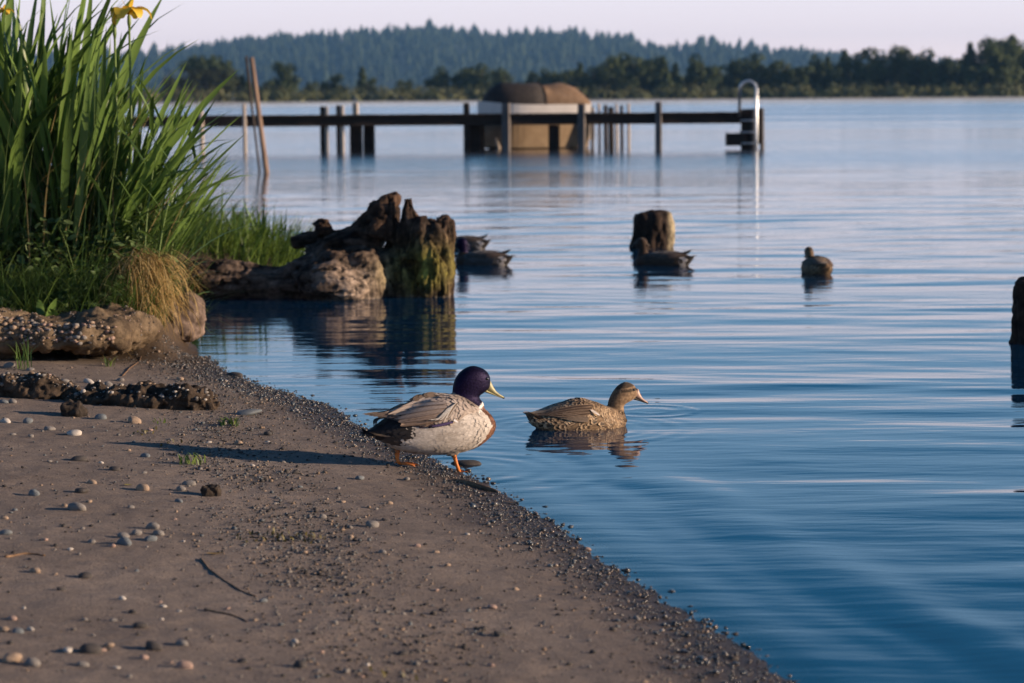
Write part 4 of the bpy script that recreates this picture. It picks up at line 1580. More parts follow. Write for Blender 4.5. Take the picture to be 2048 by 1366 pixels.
# ------------------------------------------------------------------ bank edge: ledge, rock, timbers
def lumpy(name, ctr, dims, seed, voxel, amps, colf, mat, rz=0.0, power=3.0, smooth_it=2):
    x, y, z = dims
    rings = []
    for t in np.linspace(-1, 1, 14):
        s_ = max(1 - abs(t) ** 4, 0.02) ** 0.5
        rings.append(((t * x / 2, 0, 0), (0, y / 2 * s_, 0), (0, 0, z / 2 * s_)))
    v, nn, f = remesh([loft(rings, 32, power)], voxel, smooth_it)
    v = displaced(v, nn, amps, seed)
    root = empty(name, ctr, rz)
    o = add('mass', new_mesh(name, v, f, mat, True, colf(v)), root)
    return root, v, nn


a, b_ = P(95, 708, 0.12), P(345, 700, 0.10)
mid = (a + b_) / 2
ledge, lv, ln = lumpy('gravel_ledge', (mid[0] - 0.64, mid[1] + 0.44, 0.185), (1.62, 1.06, 0.17), 401, 0.012, [(3, 0.07, 3), (11, 0.040, 3), (40, 0.014, 2)],
                      lambda v: mixc((0.075, 0.052, 0.034), (0.20, 0.145, 0.092), 0.5 + fbm(v * 20, 3, 402)), m_rock, R(-4), 3.0)
tag(ledge, 'gravelly earth ledge studded with pebbles jutting out under the grassy bank', 'ledge')
r = np.random.default_rng(411)
mk = (lv[:, 1] < 0.25) & (ln[:, 2] > -0.5) & ((lv[:, 1] < -0.38) | (fbm(lv * 7, 2, 77) > 0.08))
idx = r.choice(np.nonzero(mk)[0], 1300)
front = lv[idx, 1] < -0.38
sz = np.where(front, r.uniform(0.006, 0.020, 1300), r.uniform(0.0025, 0.007, 1300))
pp = lv[idx] + ln[idx] * (sz * 0.25)[:, None]
g_ = gravel('embedded_pebbles', pp, sz, pal(1300, r, ['tan', 'grey', 'tan', 'grey', 'dark', 'pink'], 0.9), m_grav, 412, 0.5)
g_.parent = ledge

p = P(366, 692, 0.0)
rk, _, _ = lumpy('bank_rock', (p[0] - 0.0, 13.0, 0.165), (0.30, 0.34, 0.20), 421, 0.010, [(5, 0.07, 3), (16, 0.022, 3), (50, 0.006, 2)],
                 lambda v: mixc((0.10, 0.070, 0.055), (0.27, 0.20, 0.165), 0.45 + 1.1 * fbm(v * 9, 4, 422)), m_rock, R(12))
tag(rk, 'rough brown rock jutting from the bank over the water below dry grass', 'rock')
bl, _, _ = lumpy('stone_block', (p[0] - 0.06, 12.98, 0.02), (0.17, 0.26, 0.17), 431, 0.009, [(8, 0.012, 3), (40, 0.004, 2)],
                 lambda v: mixc((0.24, 0.185, 0.13), (0.36, 0.29, 0.215), 0.5 + fbm(v * 12, 3, 432)), m_rock, R(5), 5.0)
tag(bl, 'pale squared stone block under the jutting rock at the waterline', 'stone block')

tw = lambda v: mixc((0.024, 0.018, 0.014), (0.09, 0.064, 0.046), 0.5 + fbm(v * np.array([8, 30, 30]), 3, 442))
a = P(65, 797, 0.09)
t1, v1_, n1_ = lumpy('buried_timber', (a[0], a[1] + 0.10, gz(a[0], a[1] + 0.1) + 0.02), (0.44, 0.17, 0.14), 441, 0.007, [(6, 0.045, 3), (18, 0.040, 3), (55, 0.016, 2)], tw, m_wood, R(-3))
tag(t1, 'short rotten timber caked with soil, half buried below the gravel ledge', 'timber')
a = P(280, 815, 0.07)
t2, v2_, n2__ = lumpy('buried_timber', (a[0], a[1] + 0.11, gz(a[0], a[1] + 0.1) + 0.012), (0.66, 0.19, 0.11), 451, 0.007, [(6, 0.045, 3), (18, 0.040, 3), (55, 0.016, 2)], tw, m_wood, R(-9))
tag(t2, 'long dark half-buried timber topped with sand and pebbles beside the flat stone', 'timber')

p = P(143, 834, 0.08)
o, _, _ = lumpy('dark_clod', (p[0], p[1] + 0.03, gz(p[0], p[1]) + 0.018), (0.10, 0.07, 0.075), 461, 0.005, [(14, 0.025, 3), (50, 0.010, 3)], lambda v: mixc((0.018, 0.014, 0.012), (0.06, 0.045, 0.035), 0.5 + fbm(v * 60, 3, 463)), m_rock)
tag(o, 'black crumbly clod standing on the sand below the half-buried timbers', 'clod')
p = P(422, 1002, 0.06)
o, _, _ = lumpy('dark_clod', (p[0], p[1] + 0.02, gz(p[0], p[1]) + 0.014), (0.068, 0.055, 0.055), 462, 0.004, [(18, 0.022, 3), (60, 0.008, 3)], lambda v: mixc((0.018, 0.014, 0.012), (0.06, 0.045, 0.035), 0.5 + fbm(v * 60, 3, 464)), m_rock)
tag(o, 'rough dark clod on the gravel streak across the beach', 'clod')


for tt, vv, nn_, sd_ in ((t1, v1_, n1_, 471), (t2, v2_, n2__, 472)):
    r = np.random.default_rng(sd_)
    idx = r.choice(np.nonzero(nn_[:, 2] > 0.45)[0], 260)
    sz = 0.003 + 0.012 * r.uniform(0, 1, 260) ** 3
    g_ = gravel('caked_grit', vv[idx], sz, pal(260, r, ['tan', 'grey', 'grey', 'dark', 'pale'], 0.8), m_grav, sd_, 0.45)
    g_.parent = tt

# ------------------------------------------------------------------ small beach litter
m_green = mat_leaf('small_green', (0.05, 0.11, 0.02), (0.16, 0.22, 0.05), 0.5, 0.25, 20)
m_weed = mat_leaf('dead_weed', (0.035, 0.03, 0.012), (0.12, 0.10, 0.03), 0.6, 0.1, 20)
m_twig = mat_noise('twig', (0.10, 0.055, 0.03), (0.26, 0.16, 0.09), 40, 0.8, 0.3, 0.002)
m_leafdry = mat_leaf('dry_leaf', (0.30, 0.18, 0.04), (0.55, 0.38, 0.10), 0.6, 0.2, 20)


def tuft(name, px, py, n, h, mat, label, cat, group=None, seed=0, spread=0.03, wide=0.003):
    p = P(px, py)
    for _ in range(3):
        p = P(px, py, max(gz(p[0], p[1]), 0))
    r_ = random.Random(seed)
    root = empty(name, (p[0], p[1], gz(p[0], p[1]) - 0.002))
    for i in range(n):
        mb = MB()
        a_ = r_.uniform(0, 6.28)
        x, y = r_.gauss(0, spread * 0.5), r_.gauss(0, spread * 0.4)
        hh = h * r_.uniform(0.5, 1.1)
        ln_ = r_.uniform(0.2, 0.9) * hh
        pts = [np.array([x + math.cos(a_) * ln_ * t * t, y + math.sin(a_) * ln_ * t * t, hh * t * (1 - 0.25 * t)]) for t in (0, 0.4, 0.75, 1)]
        w = np.array([-math.sin(a_), math.cos(a_), 0])
        vv = []
        for q_, s_ in zip(pts, (0.6, 1, 0.8, 0.05)):
            vv += [q_ - w * wide * s_, q_ + w * wide * s_]
        mb.add(vv, [(0, 1, 3, 2), (2, 3, 5, 4), (4, 5, 7, 6)])
        mb.build('leaf', mat, root)
    tag(root, label, cat, group)


tuft('seedling', 457, 852, 26, 0.05, m_green, 'bright green seedling tuft on the sand beside the flat grey stone', 'seedling', None, 3, 0.04, 0.0035)
tuft('seedling', 378, 928, 26, 0.05, m_green, 'green seedling tuft standing in the shadow of the drake', 'seedling', None, 4, 0.045, 0.0035)
tuft('seedling', 215, 733, 14, 0.07, m_green, 'thin green sprout growing under the gravel ledge', 'seedling', None, 5, 0.03, 0.003)
tuft('seedling', 325, 846, 8, 0.03, m_green, 'tiny yellowish sprouts between pebbles below the long timber', 'seedling', None, 6, 0.04, 0.003)
for i, (px, py, n, lab) in enumerate([(590, 1078, 34, 'dark clump of washed-up weed on the gravel streak'), (520, 1076, 18, 'flat strand of greenish weed beside the dark weed clump'), (330, 888, 16, 'thin scatter of brown weed on the sand near the drake shadow'), (290, 866, 14, 'scraps of brown weed below the long timber'), (755, 1350, 10, 'small yellow-green weed scrap at the foot of the beach')]):
    tuft('washed_up_weed', px, py, n, 0.022, m_weed, lab, 'weed', 'weed washed up on the beach', 30 + i, 0.12, 0.004)


def on_ground(px, py, dz=0.0):
    p = P(px, py)
    for _ in range(3):
        p = P(px, py, max(gz(p[0], p[1]), 0))
    return np.array([p[0], p[1], max(gz(p[0], p[1]), 0) + dz])


def twig(pts, rad, label, mat=None):
    w = [on_ground(a, b_, rad * 0.8 + 0.003 * (i % 2)) for i, (a, b_) in enumerate(pts)]
    mb = MB()
    c = catmull(np.array(w), 14)
    c[:, 2] = ground_z(c[:, 0], c[:, 1]) + rad * 0.35
    mb.tube(c, list(np.linspace(rad, rad * 0.5, 14) * (1 + 0.2 * np.sin(np.arange(14) * 2.1))), 7)
    tag(mb.build('twig', mat or m_twig, None), label, 'twig')


twig([(402, 1118), (420, 1140), (455, 1165), (480, 1182), (512, 1194)], 0.0032, 'long bent brown stalk lying on the sand by a pale leaf')
twig([(415, 1222), (450, 1228), (478, 1236), (494, 1244)], 0.0030, 'short curved stalk lying on the sand near the long bent stalk')
twig([(245, 752), (258, 738), (272, 728), (282, 718)], 0.0035, 'dark twig lying in front of the gravel ledge')
twig([(10, 1115), (50, 1108), (90, 1112)], 0.004, 'thin dark stick lying on the dry sand well up the beach')


def leaf_obj(name, p, L, Wd, rz, mat, label, curl=0.3, z=0.002):
    v, f = [], []
    for i, t in enumerate(np.linspace(0, 1, 7)):
        w = Wd * math.sin(math.pi * min(max(t, 0.04), 0.97)) ** 0.8
        for s_ in (-1, 0, 1):
            v.append((L * (t - 0.5), s_ * w / 2, curl * L * (t - 0.5) ** 2 * 0.8 + abs(s_) * w * 0.12))
    for i in range(6):
        for j in range(2):
            a_ = i * 3 + j
            f.append((a_, a_ + 1, a_ + 4, a_ + 3))
    o = add(name, new_mesh(name, np.array(v), f, mat), None, (p[0], p[1], p[2] + z), (0, 0, rz))
    return tag(o, label, 'leaf')


m_leafy = mat_leaf('yellow_leaf', (0.45, 0.38, 0.04), (0.60, 0.50, 0.08), 0.5, 0.3)
m_leafb = mat_leaf('brown_leaf', (0.07, 0.045, 0.02), (0.14, 0.09, 0.04), 0.5, 0.1)
leaf_obj('fallen_leaf', on_ground(430, 1109), 0.052, 0.016, 0.1, m_leafdry, 'pale tan leaf at the end of the long bent stalk')
leaf_obj('fallen_leaf', on_ground(256, 971), 0.026, 0.013, 0.2, m_leafy, 'small yellow leaf on the sand above the scattered pebbles')
leaf_obj('fallen_leaf', P(921, 934, 0.004), 0.016, 0.010, 0.5, m_leafdry, 'tiny orange leaf at the front foot of the drake')
leaf_obj('floating_leaf', P(1027, 1007, 0.003), 0.060, 0.022, 0.05, m_leafb, 'brown leaf floating at the water edge just below the drake', 0.5)
leaf_obj('floating_leaf', P(1315, 799, 0.003), 0.030, 0.014, 0.0, m_leafb, 'dark speck of leaf floating in front of the hen bill', 0.4)
mb = MB()
sp = [P(905, 962, 0.004), P(935, 967, 0.012), P(965, 975, 0.010), P(1000, 985, 0.002)]
mb.tube(catmull(np.array(sp), 10), [0.006, 0.010, 0.012, 0.012, 0.012, 0.011, 0.010, 0.009, 0.007, 0.003], 8)
tag(mb.build('water_stick', m_twig, None), 'dark wet stick lying in the shallows in front of the drake', 'stick')
o = stone(935, 928, 64, 'dark', 0.35, 'wet_stone', 0.5, 3)
o.location.z = -0.004
tag(o, 'low wet black stone breaking the water at the front foot of the drake', 'stone')
o = stone(470, 752, 34, 'dark', 0.4, 'wet_stone', 0.6, 5)
o.location.z = 0.004
tag(o, 'wet dark stone at the tip of the gravel spit below the driftwood', 'stone')


# ------------------------------------------------------------------ bank plants
m_iris = mat_leaf('iris_leaf', (0.020, 0.055, 0.012), (0.16, 0.26, 0.060), 0.40, 0.32, 5)
m_grass = mat_vcol('grass_blades', 0.5, 30, 0.35, 0.0, 0.001, (1, 1, 1), 0.3, 0.35)
m_dry = mat_vcol('dry_grass_blades', 0.7, 30, 0.35, 0.0, 0.001, (1, 1, 1), 0.2, 0.3)
m_petal = mat_leaf('yellow_petal', (0.70, 0.40, 0.02), (0.85, 0.58, 0.06), 0.5, 0.35, 30)
m_stalk = mat_leaf('flower_stalk', (0.07, 0.13, 0.03), (0.16, 0.24, 0.06), 0.5, 0.1, 12)


def blade_mesh(name, bend, twist, mat, rows=9, wid=0.04, tipdroop=0.0):
    v, f = [], []
    x = z = 0.0
    a = 0.0
    for i in range(rows):
        t = i / (rows - 1)
        w = wid * (0.55 + 0.45 * math.sin(min(t * 2.2, 1.57))) * (1 - max(0, (t - 0.55) / 0.45) ** 1.5) + 0.0004
        tw = twist * t
        for s_ in (-1, 0, 1):
            v.append((x + abs(s_) * w * 0.16 * math.cos(a) + s_ * w / 2 * math.sin(tw), s_ * w / 2 * math.cos(tw), z))
        a += (bend * (0.3 + 1.4 * t) + tipdroop * max(0, t - 0.6) * 4) / (rows - 1)
        x += math.sin(a) / (rows - 1)
        z += math.cos(a) / (rows - 1)
    for i in range(rows - 1):
        for j in range(2):
            q_ = i * 3 + j
            f.append((q_, q_ + 1, q_ + 4, q_ + 3))
    return new_mesh(name, np.array(v), f, mat)


BL = [blade_mesh('leaf', b_, tw, m_iris, 9, w, dr) for b_, tw, w, dr in [(0.1, 0.4, 0.042, 0), (0.25, -0.5, 0.046, 0), (0.5, 0.3, 0.040, 0), (0.8, 0.2, 0.044, 0), (0.35, 0.9, 0.046, 0), (1.1, -0.3, 0.040, 0), (0.3, 0.1, 0.044, 1.6), (0.6, -0.6, 0.036, 0.8), (0.05, -0.2, 0.050, 0), (0.2, 0.6, 0.036, 0.4)]]
rp = random.Random(17)


def plant(name, loc, n, L0, L1, lean, bias, label, cat, group, meshes=BL, wscale=1.0):
    """bias: extra lean angle towards +X"""
    root = empty(name, loc)
    for i in range(n):
        me = rp.choice(meshes)
        L_ = rp.uniform(L0, L1)
        az = rp.uniform(0, 2 * math.pi)
        ln_ = abs(rp.gauss(0, lean))
        dx = math.cos(az) * ln_ + bias + rp.gauss(0, 0.08)
        dy = math.sin(az) * ln_ * 0.7 - 0.04
        rz_ = math.atan2(dy, dx)
        tilt = min(math.hypot(dx, dy), 1.25)
        o = add('leaf', me, root, (rp.gauss(0, 0.035), rp.gauss(0, 0.03), -0.02), None, (L_, L_ * wscale * rp.uniform(0.75, 1.15), L_))
        o.rotation_euler = (Matrix.Rotation(rz_, 3, 'Z') @ Matrix.Rotation(tilt, 3, 'Y') @ Matrix.Rotation(rp.uniform(-0.9, 0.9), 3, 'Z')).to_euler()
    tag(root, label, cat, group)
    return root


iris_spots = [(-3.05, 13.15, 0.0), (-2.85, 13.35, 0.0), (-2.62, 13.2, 0.05), (-2.42, 13.35, 0.10), (-2.25, 13.15, 0.20), (-2.12, 13.3, 0.32), (-2.02, 13.1, 0.48), (-1.98, 13.45, 0.42), (-2.92, 13.65, 0), (-2.55, 13.7, 0.05), (-2.3, 13.75, 0.15), (-2.72, 13.0, 0.0), (-2.08, 13.75, 0.3), (-3.0, 12.95, 0.0), (-2.35, 12.98, 0.15), (-2.78, 13.5, 0), (-2.48, 13.05, 0.1), (-3.12, 13.4, 0), (-2.18, 12.95, 0.35), (-2.66, 13.4, 0.04)]
for i, (x, y, bi) in enumerate(iris_spots):
    plant('iris_plant', (x, y, gz(x, y)), 18, 0.60 if x > -2.35 else 0.8, (1.52 if x < -2.4 else 1.15 if bi < 0.3 else 0.92), 0.26, bi, 'tall clump of green sword-shaped iris leaves growing in the bank thicket', 'plant', 'iris clumps on the bank')
RB = [blade_mesh('leaf', b_, tw, m_iris, 8, w, dr) for b_, tw, w, dr in [(0.5, 0.5, 0.060, 0.5), (0.9, -0.4, 0.052, 0.8), (0.3, 0.3, 0.065, 0), (1.3, 0.2, 0.055, 0.5)]]
reeds = [(-2.0, 12.95, 0.85), (-1.93, 13.2, 0.55), (-1.95, 12.82, 1.0), (-1.9, 13.5, 0.7), (-1.88, 12.75, 0.85), (-1.92, 13.0, 0.3), (-1.9, 13.3, 0.95)]
for i, (x, y, h) in enumerate(reeds):
    z0 = gz(x, y)
    root = empty('reed_stem', (x, y, z0))
    lx = rp.uniform(0.05, 0.22)
    mb = MB()
    pts = [np.array([lx * t * t * h, 0.02 * t, h * 0.8 * t]) for t in np.linspace(0, 1, 8)]
    mb.tube(pts, list(np.linspace(0.006, 0.002, 8)), 6)
    mb.build('stem', m_stalk, root)
    for j in range(9):
        t = 0.12 + 0.88 * j / 8
        L_ = rp.uniform(0.22, 0.42)
        o = add('leaf', rp.choice(RB), root, (lx * t * t * h, 0.02 * t, h * 0.8 * t), None, (L_, L_ * rp.uniform(0.8, 1.2), L_))
        o.rotation_euler = (Matrix.Rotation(rp.gauss(-0.2, 0.9) + (math.pi if j % 3 == 2 else 0), 3, 'Z') @ Matrix.Rotation(rp.uniform(0.5, 1.25) * (1 - 0.45 * t), 3, 'Y') @ Matrix.Rotation(rp.uniform(-0.7, 0.7), 3, 'Z')).to_euler()
    tag(root, 'leafy reed stem leaning out over the water at the edge of the bank', 'reed', 'reed stems at the bank edge')


def petal(L_, Wd, bend, up0, mat, parent, az, name='petal'):
    v, f = [], []
    a = up0
    x = z = 0
    for i in range(7):
        t = i / 6
        w = Wd * math.sin(math.pi * (0.08 + 0.86 * t)) ** 0.7
        for s_ in (-1, 0, 1):
            v.append((x, s_ * w / 2, z + abs(s_) * w * 0.10))
        x += math.cos(a) * L_ / 6
        z += math.sin(a) * L_ / 6
        a -= bend / 6
    for i in range(6):
        for j in range(2):
            q_ = i * 3 + j
            f.append((q_, q_ + 1, q_ + 4, q_ + 3))
    return add(name, new_mesh(name, np.array(v), f, mat), parent, (0, 0, 0), (0, 0, az))


def iris_flower(px, py, y, s_, label, full=True):
    top = PY(px, py, y)
    base = np.array([top[0] - 0.03, y + 0.02, gz(top[0] - 0.03, y)])
    root = empty('iris_flower', base)
    rel = top - base
    mb = MB()
    mb.tube([np.zeros(3), rel * 0.5 + np.array([0.012, 0, 0]), rel], [0.009, 0.007, 0.006], 8)
    st = mb.build('stalk', m_stalk, root)
    head = MB()
    v, f = loft([(rel + np.array([0, 0, z]), (r_, 0, 0), (0, r_, 0)) for z, r_ in ((-0.07, 0.006), (-0.04, 0.011), (-0.01, 0.010), (0.01, 0.004))], 10)
    add('calyx', new_mesh('calyx', v, f, m_stalk), root)
    if full:
        for k in range(3):
            o = petal(0.085 * s_, 0.056 * s_, 2.5, 0.85, m_petal, root, 2.1 * k + 0.3)
            o.location = rel
            o = petal(0.05 * s_, 0.014 * s_, 0.3, 1.25, m_petal, root, 2.1 * k + 1.3)
            o.location = rel
            o = petal(0.07 * s_, 0.04 * s_, 2.9, 1.0, m_petal, root, 2.1 * k + 1.35)
            o.location = rel
            o = petal(0.045 * s_, 0.018 * s_, 1.0, 0.9, m_petal, root, 2.1 * k + 0.3)
            o.location = rel + np.array([0, 0, 0.008])
    else:
        for k in range(3):
            o = petal(0.045 * s_, 0.022 * s_, -0.2, 1.25, m_petal, root, 2.1 * k)
            o.location = rel
    tag(root, label, 'flower')


iris_flower(258, 30, 13.05, 1.9, 'open yellow iris flower on a stalk above the bank thicket')
iris_flower(229, 52, 13.1, 1.2, 'half-opened yellow iris bud just below the open flower', False)
iris_flower(6, 26, 13.2, 1.0, 'small orange-yellow iris flower at the outer end of the thicket', True)


def blades(name, base, length, az, tilt, bend, width, cols, mat, seed, rows=5, parent=None):
    """many thin blades as one mesh; base (N,3)"""
    n = len(base)
    V = []
    C = []
    x = np.zeros(n)
    z = np.zeros(n)
    a = tilt.copy()
    ca, sa = np.cos(az), np.sin(az)
    for i in range(rows):
        t = i / (rows - 1)
        w = width * (1 - t) ** 0.6 * (0.6 + 0.4 * min(1, t * 4)) + 0.0002
        px_ = base[:, 0] + ca * x
        py_ = base[:, 1] + sa * x
        pz_ = base[:, 2] + z
        for s_ in (-1, 1):
            V.append(np.stack([px_ - sa * w * s_, py_ + ca * w * s_, pz_], 1))
            C.append(cols * (0.75 + 0.35 * t))
        x = x + np.sin(a) * length / (rows - 1)
        z = z + np.cos(a) * length / (rows - 1)
        a = a + bend / (rows - 1)
    V = np.stack(V, 1).reshape(-1, 3)
    C = np.stack(C, 1).reshape(-1, 3)
    b0 = np.arange(n) * rows * 2
    F = np.concatenate([np.stack([b0 + 2 * i, b0 + 2 * i + 1, b0 + 2 * i + 3, b0 + 2 * i + 2], 1) for i in range(rows - 1)])
    return kind(add(name, new_mesh(name, V, F, mat, True, C), parent), 'stuff')


def greens(n, r, a=(0.045, 0.105, 0.020), b_=(0.18, 0.28, 0.065)):
    t = r.uniform(0, 1, (n, 1))
    return np.array(a) * (1 - t) + np.array(b_) * t


r = np.random.default_rng(501)
# grass on the face and top of the bank
n = 5200
X = r.uniform(-3.3, -1.82, n)
Y = 12.2 + 2.0 * r.uniform(0, 1, n) ** 1.3
Z = ground_z(X, Y)
B = np.stack([X, Y, Z - 0.01], 1)
ln_ = r.uniform(0.10, 0.45, n) * (0.55 + 0.9 * np.clip(n2(X, Y, 3.2, 2, 503) + 0.4, 0, 1))
blades('bank_grass', B, ln_, r.normal(-0.9, 1.3, n), np.abs(r.normal(0.35, 0.3, n)), r.uniform(0.4, 1.9, n), r.uniform(0.0018, 0.0042, n), greens(n, r), m_grass, 1)
# fine drooping grass over the lower face
n = 1500
cl = r.integers(0, 26, n)
cx = r.uniform(-3.1, -2.0, 26)
cy = r.uniform(12.3, 12.7, 26)
X = cx[cl] + r.normal(0, 0.04, n)
Y = cy[cl] + r.normal(0, 0.04, n)
B = np.stack([X, Y, ground_z(X, Y) + 0.02 + 0.08 * r.uniform(0, 1, n)], 1)
blades('drooping_grass', B, r.uniform(0.18, 0.40, n), r.normal(-0.9, 0.7, n), r.uniform(0.3, 0.9, n), r.uniform(1.0, 2.1, n), r.uniform(0.0014, 0.0028, n), greens(n, r, (0.07, 0.14, 0.04), (0.20, 0.29, 0.09)), m_grass, 2, 6)
# tall thin grass stems and dead blades through the thicket
n = 420
X = r.uniform(-3.1, -1.9, n)
Y = r.uniform(12.8, 13.8, n)
B = np.stack([X, Y, ground_z(X, Y)], 1)
tc = r.uniform(0, 1, (n, 1))
gc = np.where(r.uniform(0, 1, (n, 1)) < 0.25, np.array((0.34, 0.27, 0.12)), np.array((0.06, 0.12, 0.03)) * (1 - tc) + np.array((0.20, 0.28, 0.09)) * tc)
blades('tall_grass', B, r.uniform(0.45, 1.05, n), r.normal(-0.1, 1.0, n), np.abs(r.normal(0.15, 0.15, n)) + 0.3 * sm(-2.3, -1.9, X), r.uniform(0.1, 1.3, n), r.uniform(0.002, 0.006, n), gc, m_grass, 8, 8)
# broad-leaved ground cover
n = 6500
X = r.uniform(-3.3, -1.80, n)
Y = 12.2 + 1.6 * r.uniform(0, 1, n) ** 1.2
clump = n2(X, Y, 4.5, 2, 507)
kp = clump > -0.12
X, Y = X[kp], Y[kp]
n = len(X)
Z = ground_z(X, Y) + r.uniform(0.01, 0.30, n) * (0.5 + 0.8 * np.clip(clump[kp] + 0.3, 0, 1))
az = r.uniform(0, 6.28, n)
L_ = r.uniform(0.020, 0.065, n)
d = np.stack([np.cos(az), np.sin(az), r.normal(-0.1, 0.4, n)], 1)
d /= np.linalg.norm(d, axis=1)[:, None]
s_ = np.cross(d, np.array([0, 0, 1.0]) + r.normal(0, 0.5, (n, 3)))
s_ /= np.linalg.norm(s_, axis=1)[:, None]
up = np.cross(s_, d)
p0 = np.stack([X, Y, Z], 1)
asp = r.uniform(0.22, 0.42, n)
V = np.stack([p0, p0 + d * (L_ * 0.35)[:, None] - s_ * (L_ * asp)[:, None], p0 + d * (L_ * 0.45)[:, None] - up * (L_ * 0.10)[:, None], p0 + d * (L_ * 0.35)[:, None] + s_ * (L_ * asp)[:, None], p0 + d * L_[:, None] - up * (L_ * 0.12)[:, None],
              p0 + d * (L_ * 0.75)[:, None] - s_ * (L_ * asp * 0.75)[:, None], p0 + d * (L_ * 0.75)[:, None] + s_ * (L_ * asp * 0.75)[:, None]], 1)
b0 = np.arange(n) * 7
F = np.concatenate([np.stack([b0 + i for i in q_], 1) for q_ in ((0, 1, 2), (0, 2, 3), (1, 5, 2), (2, 6, 3), (5, 4, 2), (2, 4, 6))])
gcol = greens(n, r, (0.05, 0.11, 0.03), (0.20, 0.27, 0.11))
kind(add('ground_cover', new_mesh('ground_cover', V.reshape(-1, 3), F, m_grass, True, np.repeat(gcol, 7, 0))), 'stuff')
# dry grass hanging down the bank corner
n = 900
X = r.normal(-1.89, 0.055, n)
Y = r.normal(12.50, 0.08, n)
B = np.stack([X, Y, 0.28 + 0.27 * r.uniform(0, 1, n)], 1)
t = r.uniform(0, 1, (n, 1))
dc = np.array((0.28, 0.17, 0.05)) * (1 - t) + np.array((0.62, 0.46, 0.21)) * t
blades('dry_grass', B, r.uniform(0.10, 0.34, n), r.normal(-0.9, 1.1, n), r.uniform(0.9, 2.0, n), r.uniform(1.0, 2.2, n), r.uniform(0.0012, 0.0036, n), dc, m_dry, 3, 7)
n = 500
X = r.uniform(-3.2, -1.85, n)
Y = r.uniform(12.1, 12.5, n)
t = r.uniform(0, 1, (n, 1))
dc = np.array((0.16, 0.085, 0.03)) * (1 - t) + np.array((0.38, 0.27, 0.12)) * t
blades('dry_roots', np.stack([X, Y, ground_z(X, Y) + 0.03], 1), r.uniform(0.06, 0.2, n), r.normal(-1.2, 0.8, n), r.uniform(0.4, 1.4, n), r.uniform(0.8, 2, n), r.uniform(0.001, 0.002, n), dc, m_dry, 4, 6)
# grass on the low spit behind the driftwood
n = 1500
X = r.uniform(-2.75, -1.60, n)
Y = r.uniform(17.2, 19.6, n)
kp = shore_sd(X, Y) > -0.02
X, Y = X[kp], Y[kp]
n = len(X)
B = np.stack([X, Y, ground_z(X, Y) - 0.01], 1)
blades('spit_grass', B, r.uniform(0.16, 0.44, n), r.normal(-0.3, 1.4, n), np.abs(r.normal(0.25, 0.25, n)), r.uniform(0.2, 1.5, n), r.uniform(0.004, 0.010, n), greens(n, r, (0.04, 0.09, 0.015), (0.16, 0.24, 0.045)), m_grass, 5, 6)
for i, (x, y) in enumerate([(-2.5, 18.0), (-2.25, 18.3), (-2.05, 17.9), (-1.85, 18.2)]):
    plant('spit_iris', (x, y, gz(x, y)), 9, 0.30, 0.52, 0.3, 0.12, 'short clump of broad green leaves on the low spit behind the driftwood', 'plant', 'leafy clumps on the spit')
for x, y, bi, lab in ((-2.32, 11.45, -0.1, 'small tuft of broad yellow-green grass beside the short rotten timber'),):
    plant('grass_tuft', (x, y, gz(x, y)), 14, 0.10, 0.20, 0.55, bi, lab, 'grass tuft', None)
WB = [blade_mesh('leaf', b_, tw, m_iris, 8, w, dr) for b_, tw, w, dr in [(0.8, 0.3, 0.30, 0.3), (1.2, -0.3, 0.24, 0.4), (0.5, 0.2, 0.36, 0.2), (1.0, 0.4, 0.16, 0.6)]]
for i in range(16):
    x, y = rp.uniform(-3.05, -2.0), rp.uniform(12.25, 12.95)
    plant('weed_plant', (x, y, gz(x, y)), 11, 0.09, 0.24, 0.55, 0.1, 'leafy green weed growing low on the grassy bank among the grass', 'plant', 'weeds on the bank', WB)
x, y = P(118, 640, 0.22)[:2]
plant('dock_plant', (x, 12.1, 0.24), 6, 0.10, 0.17, 0.6, 0.2, 'bright broad-leaved weed just above the gravel ledge', 'plant', None, WB)
# buttercups
for i, (px, py, lab) in enumerate([(124, 398, 'yellow buttercup high on the bank, the larger of a pair'), (139, 415, 'small yellow buttercup just below the larger one'), (150, 541, 'tiny yellow buttercup low on the bank above the gravel ledge')]):
    pt = PY(px, py, 12.85 if i < 2 else 12.35)
    root = empty('buttercup', (pt[0], pt[1] + 0.03, pt[2] - 0.10))
    rel = pt - np.array(root.location)
    mb = MB()
    mb.tube([np.zeros(3), rel], [0.002, 0.0015], 6)
    mb.build('stalk', m_stalk, root)
    for k in range(5):
        o = petal(0.016, 0.014, 0.4, 0.5, m_petal, root, k * 1.2566)
        o.location = rel
    tag(root, lab, 'flower')

# ------------------------------------------------------------------ pier
m_pier = mat_noise('creosote_timber', (0.010, 0.007, 0.006), (0.040, 0.026, 0.020), 6, 0.85, 0.5, 0.01, (0.3, 1, 1))
m_post = mat_noise('grey_post', (0.08, 0.075, 0.075), (0.18, 0.16, 0.155), 5, 0.85, 0.4, 0.01, (1, 1, 0.3))
m_pale = mat_noise('pale_post', (0.38, 0.32, 0.27), (0.60, 0.52, 0.45), 5, 0.8, 0.3, 0.01, (1, 1, 0.3))
m_steel = mat_noise('galvanised_tube', (0.55, 0.55, 0.56), (0.72, 0.72, 0.72), 10, 0.3, 0.1, 0.002, metallic=0.85)
PY0 = 58.8
ppx = PY0 / FPX


def pw(px, py, y=PY0):
    return PY(px, py, y)


